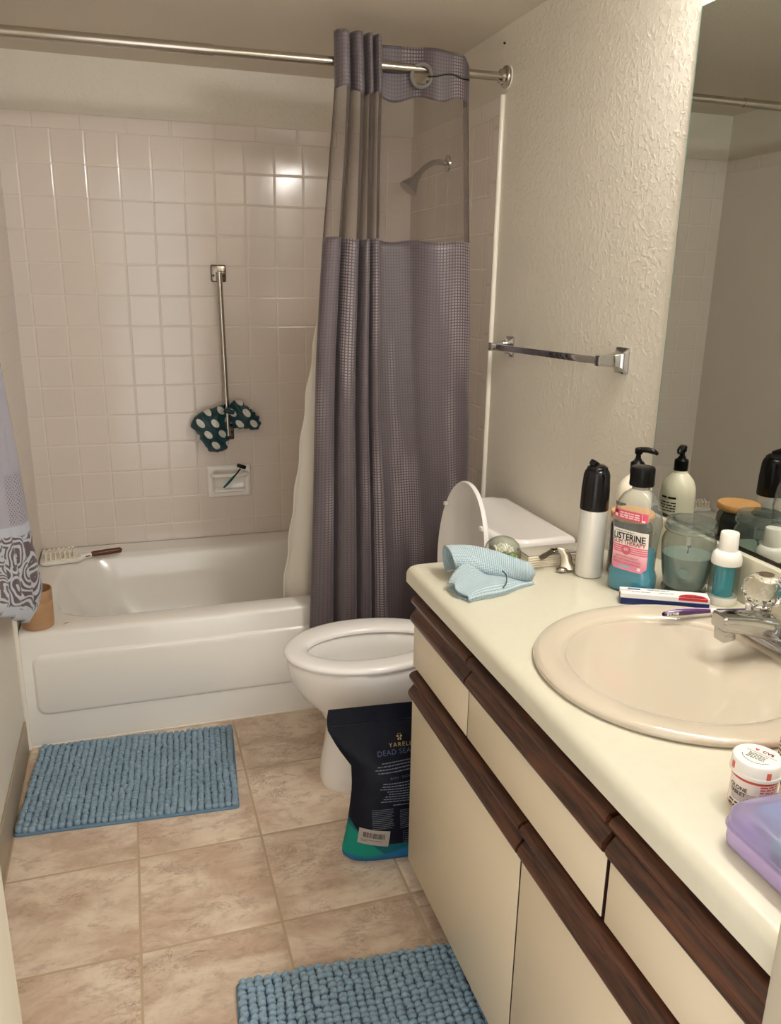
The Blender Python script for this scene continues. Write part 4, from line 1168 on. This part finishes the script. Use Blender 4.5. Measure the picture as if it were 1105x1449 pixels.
for k in range(12):
    a = k * .55; rr_ = .012 + .012 * R2.random()
    b.ball((rr_ * math.cos(a), rr_ * math.sin(a), .020 + .010 * R2.random()), (.008, .006, .004), 1, Matrix.Rotation(R2.uniform(0, 3), 3, 'Z') @ Matrix.Rotation(.6, 3, 'X'))
b.obj('flower_leaves', simple('leaf_green', '#6f9440', .5), dm)

# low ribbed tray along the end of the counter
tr = thing('ribbed_tray', 'low cream ribbed tray along the counter end behind the hair clip', 'tray', (1.224, -1.735, ZT))
b = B()
for k in range(5):
    b.box((0, -.002 * (k % 2), .0025 + k * .0052), (.150 - .001 * (k % 2), .056 - .004 * (k % 2), .0046), .0018, 2)
b.box((0, 0, .0115), (.140, .048, .022))
b.obj('ribbed_body', simple('tray_cream', '#efe4d0', .3, coat=.2), tr)
b = B(); b.box((0, 0, .0275), (.150, .054, .003), .001); b.obj('tray_rim', simple('tray_grey', '#aaa397', .25), tr)

# metal hair claw clip
hc = thing('hair_clip', 'bent metal hair claw clip leaning on the ribbed tray', 'hair clip', (1.222, -1.778, ZT))
def ribbon(name, path, wid, wdir, parent, m, n=40):
    pts = catmull(path, n); wd = catmull([(w_, 0, 0) for w_ in wid], n)
    bb = B(); bb.sheet(lambda u, v: pts[int(round(u * n))] + Vector(wdir) * (wd[int(round(u * n))].x * (v - .5) * 2) + Vector((0, 0, .0025 * math.cos((v - .5) * PI))), n, 8)
    return bb.obj(name, m, parent, 180, solid=.0022)
ribbon('front_jaw', [(-.012, .012, .041), (-.003, .004, .040), (.002, -.008, .030), (.000, -.017, .018), (.002, -.025, .010), (.002, -.032, .0035)], [.0105, .0120, .0115, .0125, .021, .0195], (.93, -.36, 0), hc, M['brushed'])
ribbon('back_jaw', [(-.010, .010, .0405), (-.018, .012, .037), (-.032, .006, .0335), (-.048, -.002, .031), (-.060, -.008, .0295)], [.0105, .0110, .0110, .0130, .0085], (.25, .95, 0), hc, M['gunmetal'])
for s in (-1, 1):
    b = B(); b.ball((.002 + s * .0165, -.030 - s * .006, .0066), (.0128, .0100, .0058), 2, Matrix.Rotation(-.35, 3, 'Z')); b.obj('jaw_tip', M['brushed'], hc)
b = B(); b.tube([(-.018, .007, .038), (-.004, .015, .038)], .0042, 12); b.obj('hinge_spring', M['dark_metal'], hc)

# ------------------------------------------------------------------ pharmacy things near the door
pb = thing('pill_bottle', 'short white capped pill bottle at the near end of the counter', 'pill bottle', (1.036, -2.553, ZT))
b = B(); b.lathe([(.0235, 0), (.0250, .0015), (.0250, .044), (.0225, .046)], seg=40); b.obj('vial', simple('vial_amber', '#d9683f', .2, coat=.3), pb)
PAN = math.atan2(-3.19 + 2.553, .379 - 1.036)
b = B()
mp = cyl_map(.0253, PAN)
add_rect(b, -.040, .0025, .045, .0405, mp, 40, 1); lbp = b.obj('paper_label', simple('label_paper', '#e9dbd2', .5), pb, 60)
mp2 = cyl_map(.0257, PAN)
b = B(); add_text(b, 'TRAZOLONE', .0062, mp2, (-.014, .0285), bold=.0002, sx=.8); add_text(b, 'TABLET', .0062, mp2, (-.017, .0220), bold=.0002, sx=.8)
for k in range(2): add_fine(b, -.028, .004, .0105 - .005 * k, .0022, mp2, R, 'L', .9)
for k in range(7): add_fine(b, .008, .030, .027 - .0034 * k, .0014, mp2, R, 'L', .85)
b.bm.free()
b = B(); add_text(b, 'OLONE', .0068, mp2, (-.017, .0285), bold=.0003); add_text(b, 'TABLET', .0062, mp2, (-.0175, .0220), bold=.0003)
for k in range(2): add_fine(b, -.028, .004, .0085 - .0045 * k, .0022, mp2, R, 'L', .9)
for k in range(7): add_fine(b, .008, .030, .027 - .0034 * k, .0014, mp2, R, 'L', .85)
b.obj('label_print', ink, lbp, 0)
b = B(); add_rect(b, -.026, .012, .005, .0255, cyl_map(.0255, PAN), 12); b.obj('grey_patch', simple('patch_grey', '#b7aba6', .5), lbp, 0)
b = B()
for k in range(3): add_fine(b, .008, .030, .0375 - .0034 * k, .0018, mp2, R, 'L', .85)
add_rect(b, -.036, .0398, .040, .0408, mp2, 30); b.obj('red_print', simple('print_red', '#cf4a48', .5), lbp, 0)
b = B(); b.lathe([(.0265, .044), (.0285, .0445), (.0288, .046), (.0288, .0485), (.0276, .0495), (.0276, .0605), (.0262, .0625), (.024, .0627)], seg=48); cpx = b.obj('cap', M['white_plastic'], pb)
NOTCH = simple('notch_coral', '#d0614e', .35)
for k in range(4):
    b = B(); a = PAN + .55 + k * PI / 2
    q = Matrix.Rotation(a, 3, 'Z'); b.box(q @ Vector((.0272, 0, .0535)), (.0022, .0052, .009), .0006, rot=q); b.obj('cap_notch', NOTCH, cpx)
ctop = lambda u, v: Matrix.Rotation(PAN + PI / 2 - .35, 3, 'Z') @ Vector((u, v, .0631))
b = B(); add_text(b, 'CVS', .0075, ctop, (.006, .0125), bold=.0004)
b.poly([ctop(-.0065 + .0026 * p, .0125 + .0026 * q) for p, q in ((0, -1), (.9, .1), (.9, .7), (.45, .95), (0, .55), (-.45, .95), (-.9, .7), (-.9, .1))]); b.obj('cap_logo', simple('logo_red', '#cc2430', .45), cpx, 0)
b = B()
add_rect(b, -.017, .0058, .019, .0064, ctop, 8)
for k in range(4): add_fine(b, -.012, .011, .002 - .0032 * k, .0012, ctop, R, 'C', .8)
for i in range(14):
    a0_, a1_ = PI + .35 + i * .17, PI + .35 + i * .17 + .15
    b.poly([ctop(rr_ * math.cos(a_), rr_ * math.sin(a_)) for rr_, a_ in ((.0165, a0_), (.0165, a1_), (.0172, a1_), (.0172, a0_))])
b.obj('cap_print', ink, cpx, 0)

ob = thing('amber_bottle', 'tall amber pill bottle at the right edge beside the sink', 'pill bottle', (1.146, -2.507, ZT))
b = B(); b.lathe([(.0205, 0), (.0222, .0015), (.0222, .088), (.0205, .090)], seg=36); b.obj('vial', simple('vial_orange', '#c8662c', .2, coat=.3), ob)
b = B(); add_rect(b, -.034, .012, .034, .080, cyl_map(.0225, PAN), 30); lb2 = b.obj('paper_label', simple('label_blush', '#e6d6cd', .5), ob, 60)
b = B()
for k in range(12): add_fine(b, -.03, .028, .074 - .0052 * k, .0022, cyl_map(.0229, PAN), R, 'L', .6)
b.obj('label_print', ink, lb2, 0)
b = B(); b.lathe([(.0235, .089), (.0245, .090), (.0245, .106), (.022, .108)], seg=36); b.obj('cap', M['white_plastic'], ob)

cx = thing('ointment_carton', 'small white and teal carton lying behind the organizer case', 'carton', (1.105, -2.612, ZT), math.radians(98))
b = B(); b.box((0, 0, .012), (.130, .036, .024), .0006)
cm = NT('ointment_print'); s_ = cm.sep(cm.obj())
cm.base(cm.mix(cm.smooth(s_[2], .0150, .0154), lin('#e9e5da'), lin('#1d8fa3'))); cm.rough(.35)
cbx = b.obj('carton_box', cm.m, cx, 0)
b = B(); b.box((-.003, .001, .0252), (.118, .030, .0022)); b.obj('folded_leaflet', simple('leaflet_paper', '#ece6df', .6), cx, 0)
b = B(); add_text(b, 'Clearna', .0085, lambda u, v: (-u, .01845, v), (-.034, .0068), bold=.0002); b.obj('carton_lettering', simple('ink_deep', '#22344e', .5), cbx, 0)

# translucent purple organizer case
og = thing('organizer_case', 'translucent lilac plastic case at the near counter corner', 'case', (1.008, -2.668, ZT))
LIL = simple('lilac_plastic', '#b39fc9', .28, sss=.4)
CLR = clear('case_clear', '#efeaf6', .55, .04, '#cdbfe0')
def oc(i, z, r=.022): return rr(-.052 + i, .048 - i, -.074 + i, .076 - i, z, r)
b = B(); b.loft([oc(.006, 0), oc(.001, .003), oc(0, .008), oc(0, .022), oc(.0025, .0222), oc(.006, .018)]); b.obj('case_base', LIL, og, 50)
b = B(); b.loft([oc(0, .0228), oc(-.0018, .0236), oc(-.0018, .0256), oc(0, .0266), oc(0, .038), oc(.003, .044), oc(.009, .0475), oc(.02, .0485)], cap0=False); b.obj('case_lid', CLR, og, 50)
for col, yy, sx_ in (('#a48dcb', -.046, 1), ('#6fb0cb', .046, 1), ('#4fb8a8', .0, -1)):
    b = B(); b.box((.010 * sx_, yy, .030), (.055, .042, .026), .009, 3); b.obj('compartment', simple('compartment_' + col[1:], col, .3), og)
b = B(); b.box((-.0495, -.01, .0222), (.003, .03, .008), .001); b.obj('latch', CLR, og)

# ------------------------------------------------------------------ two chenille bath mats
def chenille():
    k = NT('chenille_blue')
    n = k.noise(k.obj(), 9, 2)
    k.base(k.mix(n, lin('#6b879c'), lin('#8aa3b4'))); k.rough(.85); k.p.inputs['Sheen Weight'].default_value = .35
    k.bump(k.noise(k.obj(), 420, 2), .4, .002)
    return k.m
CHEN = chenille()
def mat(name, label, corner, ang, L, D, seed):
    t = thing(name, label, 'bath mat', corner, ang, 'blue chenille bath mats')
    bb = B(); bb.loft([rr(0, L, -D, 0, .0005, .012), rr(0, L, -D, 0, .005, .012), rr(.003, L - .003, -D + .003, -.003, .0075, .012)]); bb.obj('mat_backing', simple('mat_backing', '#5f7d95', .8), t)
    bb = B(); rnd = random.Random(seed)
    px_, py_ = .0178, .0128
    nx, ny = int(round((L - .004) / px_)), int(round((D - .004) / py_))
    tmpl = bmesh.new(); bmesh.ops.create_icosphere(tmpl, subdivisions=2, radius=1.0)
    tv = [v.co.copy() for v in tmpl.verts]; tf = [[v.index for v in f_.verts] for f_ in tmpl.faces]; tmpl.free()
    vs, fs = [], []
    for j in range(ny):
        for i in range(nx):
            fx = .002 + (i + .5) * px_ + rnd.gauss(0, .0013); fy = -(.002 + (j + .5) * py_) + rnd.gauss(0, .0013)
            w = noise.noise(Vector((fx * 9 + seed, fy * 9, 0))); lean_ = noise.noise(Vector((fx * 6, fy * 6, seed + 4.0)))
            sx, sy, sz = .0093 * rnd.uniform(.9, 1.1), .0076 * rnd.uniform(.9, 1.12), .0088 * rnd.uniform(.85, 1.15)
            rot = Matrix.Rotation(lean_ * 1.4 + rnd.gauss(0, .2), 3, 'Z') @ Matrix.Rotation(lean_ * .8, 3, 'Y')
            c = Vector((min(L - .006, max(.006, fx + .004 * lean_)), min(-.005, max(-D + .009, fy + .004 * w)), .0125 + .003 * w))
            o0 = len(vs)
            for v in tv: vs.append(rot @ Vector((v.x * sx, v.y * sy, v.z * sz)) + c)
            fs += [[q + o0 for q in f_] for f_ in tf]
    bb.bm.free()
    me = bpy.data.meshes.new('chenille_pile'); me.from_pydata(vs, [], fs)
    for p in me.polygons: p.use_smooth = True
    me.materials.append(CHEN)
    o = bpy.data.objects.new('chenille_pile', me); COL.objects.link(o); o.parent = t; o['kind'] = 'stuff'
    return t
a1 = math.atan2(-.8658 + .7965, .6206 - .0405)
mat('bath_mat', 'blue chenille bath mat on the floor along the bathtub', (.038, -.822, 0), -.075, .575, .415, 1)
mat('bath_mat', 'blue chenille bath mat on the floor in front of the vanity doors', (.497, -1.852, 0), -.073, .515, .42, 2)

# ------------------------------------------------------------------ paisley towel on the left wall
def towel_mat():
    k = NT('paisley_towel')
    s = k.sep(k.uv())
    u, v = s[0], s[1]                                   # metres from the hem upwards
    wv = k.comb(u, v, 0.0)
    dn = k.n('ShaderNodeTexNoise'); k.t.links.new(wv, dn.inputs['Vector']); dn.inputs['Scale'].default_value = 9; dn.inputs['Detail'].default_value = 2
    mx = k.n('ShaderNodeVectorMath', operation='MULTIPLY_ADD'); k.t.links.new(dn.outputs['Color'], mx.inputs[0]); mx.inputs[1].default_value = (.10, .10, 0); k.t.links.new(wv, mx.inputs[2])
    vo = k.n('ShaderNodeTexVoronoi'); k.t.links.new(mx.outputs[0], vo.inputs['Vector']); vo.inputs['Scale'].default_value = 12.0; vo.inputs['Randomness'].default_value = .8
    ring = k.math('SINE', k.math('MULTIPLY', vo.outputs['Distance'], 40))
    pais = k.smooth(ring, -.25, .15)
    band = k.math('MULTIPLY', k.smooth(v, .030, .036), k.smooth(v, .262, .256))
    ck = k.math('MULTIPLY', k.smooth(k.math('SINE', k.math('MULTIPLY', k.math('ADD', u, v), 520)), .1, .4), k.smooth(k.math('SINE', k.math('MULTIPLY', k.math('SUBTRACT', u, v), 520)), .1, .4))
    chk = k.math('MULTIPLY', k.math('MULTIPLY', ck, k.smooth(v, .29, .295)), k.math('MULTIPLY', k.smooth(v, .44, .43), k.smooth(u, .285, .28)))
    base = k.mix(k.smooth(v, .285, .290), lin('#b7bcc6'), lin('#a4a0ab'))
    c = k.mix(k.math('MULTIPLY', pais, band), base, lin('#5b4a4f'))
    c = k.mix(chk, c, lin('#55474e'))
    k.base(c); k.rough(.9); k.p.inputs['Sheen Weight'].default_value = .3
    k.bump(k.noise(k.obj(), 300, 2), .4, .002)
    return k.m
tw = thing('towel', 'grey towel with dark paisley border hanging on the left wall', 'towel', (0, -.985, 0))
b = B()
XO = [(1.0, .036), (.87, .066), (.6, .078), (.35, .086), (.15, .098), (.08, .101), (.03, .092), (0, .075)]
YE = [(1.0, .02), (.5, .06), (.1, .075), (0, .07)]
YW = [(1.0, .07), (.7, .26), (0, .40)]
def tow(u, v):
    # u runs along the wall from the tub end, v from the hem (0) to the hook (1)
    z = .456 + v * (1.30 - .456)
    round_ = .045 * max(0.0, .10 - u) / .10 * (1 - v) ** 3 + .20 * u * (1 - v) ** 2
    xo = lerp_tab(XO, v)
    fold = 1 - .30 * (.5 - .5 * math.cos(u * 21)) * min(1, u * 6)
    x = xo * fold * (1 - .35 * u)
    y = lerp_tab(YE, v) - u * lerp_tab(YW, v) - .02 * (1 - fold)
    return (max(.014, x), y, z + round_)
b.sheet(tow, 90, 80, uv=lambda u, v: (u * .52, v * .84))
b.obj('towel_cloth', towel_mat(), tw, 180, solid=.004)
hk = thing('towel_hook', 'wall hook holding the paisley towel on the left wall', 'hook', (0, -.985, 1.31))
b = B(); b.lathe([(.020, 0), (.020, .003), (.012, .006)], (0, 0, 0), 20, Matrix.Rotation(PI / 2, 3, 'Y')); b.obj('hook_plate', M['brushed'], hk)
b = B(); b.tube(catmull([(.004, 0, -.004), (.022, 0, -.02), (.036, 0, -.014), (.042, 0, .004)], 12), .0045, 10); b.obj('hook_arm', M['brushed'], hk)

# ------------------------------------------------------------------ cup, scrub brush, scrap on the tub rim
pot = thing('clay_cup', 'tan clay cup standing on the front left tub rim', 'cup', (.062, -.752, HT))
pm = NT('clay_tan'); pm.base(pm.mix(pm.noise(pm.scalev(pm.obj(), (8, 8, 60)), 1.5, 4), lin('#b8936f'), lin('#a37b57'))); pm.rough(.5)
b = B(); b.lathe([(.038, 0), (.043, .002), (.0445, .010), (.0458, .060), (.0460, .080), (.0448, .083), (.0448, .086), (.0462, .089), (.0463, .118), (.0450, .1205), (.0428, .119), (.0420, .085), (.040, .012), (.01, .010)], seg=44); b.obj('cup_body', pm.m, pot, 40)

sc = thing('scrub_brush', 'white nubbed scrub brush with brown handle on the back tub rim', 'brush', (0.0, 0.0, HT))
d0, d1 = Vector((.016, -.185, .006)), Vector((.158, -.165, .010))
ang = math.atan2(d1.y - d0.y, d1.x - d0.x)
q = Matrix.Rotation(ang, 3, 'Z'); mid = (d0 + d1) / 2
b = B(); b.loft([[tuple(q @ Vector((x, y, z)) + mid) for x, y, _ in rr(-.072 + i, .072 - i, -.032 + i, .032 - i, 0, .022)] for i, z in ((.006, -.006), (.001, -.003), (0, .004), (.004, .009), (.01, .010))]); b.obj('brush_back', M['white_plastic'], sc)
b = B(); b.box(q @ Vector((0, 0, .0115)) + mid, (.118, .056, .003), .001, rot=q)
for i in range(7):
    for j in range(3):
        p = q @ Vector((-.052 + i * .0162 + .008 * (j % 2), -.020 + j * .020, .010)) + mid
        b.tube([p, p + Vector((0, 0, .020)), p + Vector((0, 0, .028))], [.0045, .0028, .0026], 8)
        b.ball(p + Vector((0, 0, .029)), (.0062, .0062, .0050), 2)
b.obj('nubs', simple('nub_cream', '#ece4d6', .35), sc)
h0 = d1 + Vector((-.004, 0, .002)); h1 = h0 + Vector((.038, .006, .006)); h2 = h1 + Vector((.105, .016, .003))
b = B(); b.tube([h0, h0.lerp(h1, .5), h1], [.014, .0105, .0095], 14); b.obj('neck', M['white_plastic'], sc)
b = B()
add_fine(b, .006, .024, 0, .004, lambda u, v: tuple(h0 + (h1 - h0).normalized() * (u + .012) + Vector((0, -.0112, v))), R, 'L', .9); b.obj('neck_print', ink, sc, 0)
hw = NT('handle_wood'); hw.base(hw.mix(hw.noise(hw.scalev(hw.obj(), (10, 120, 120)), 1.2, 4), lin('#6b3a22'), lin('#4c2614'))); hw.rough(.35)
b = B(); b.tube([h1, h1.lerp(h2, .1), h1.lerp(h2, .5), h1.lerp(h2, .97), h2], [.0095, .0108, .0112, .0108, .0085], 16); hd = b.obj('wooden_handle', hw.m, sc)
b = B(); b.ball(h2 + Vector((.001, 0, 0)), (.003, .006, .006)); b.obj('end_cap', M['gunmetal'], hd)

b = B(); b.poly([(-.012, -.006, .0006), (.004, -.010, .0006), (.013, .003, .003), (-.004, .008, .0016)]); 
o = b.obj('plastic_scrap', simple('scrap_clear', '#d8d2bd', .4), loc=(.142, -.757, HT), solid=.0006)
tag(o, 'tiny pale plastic scrap lying on the front tub rim', 'scrap')
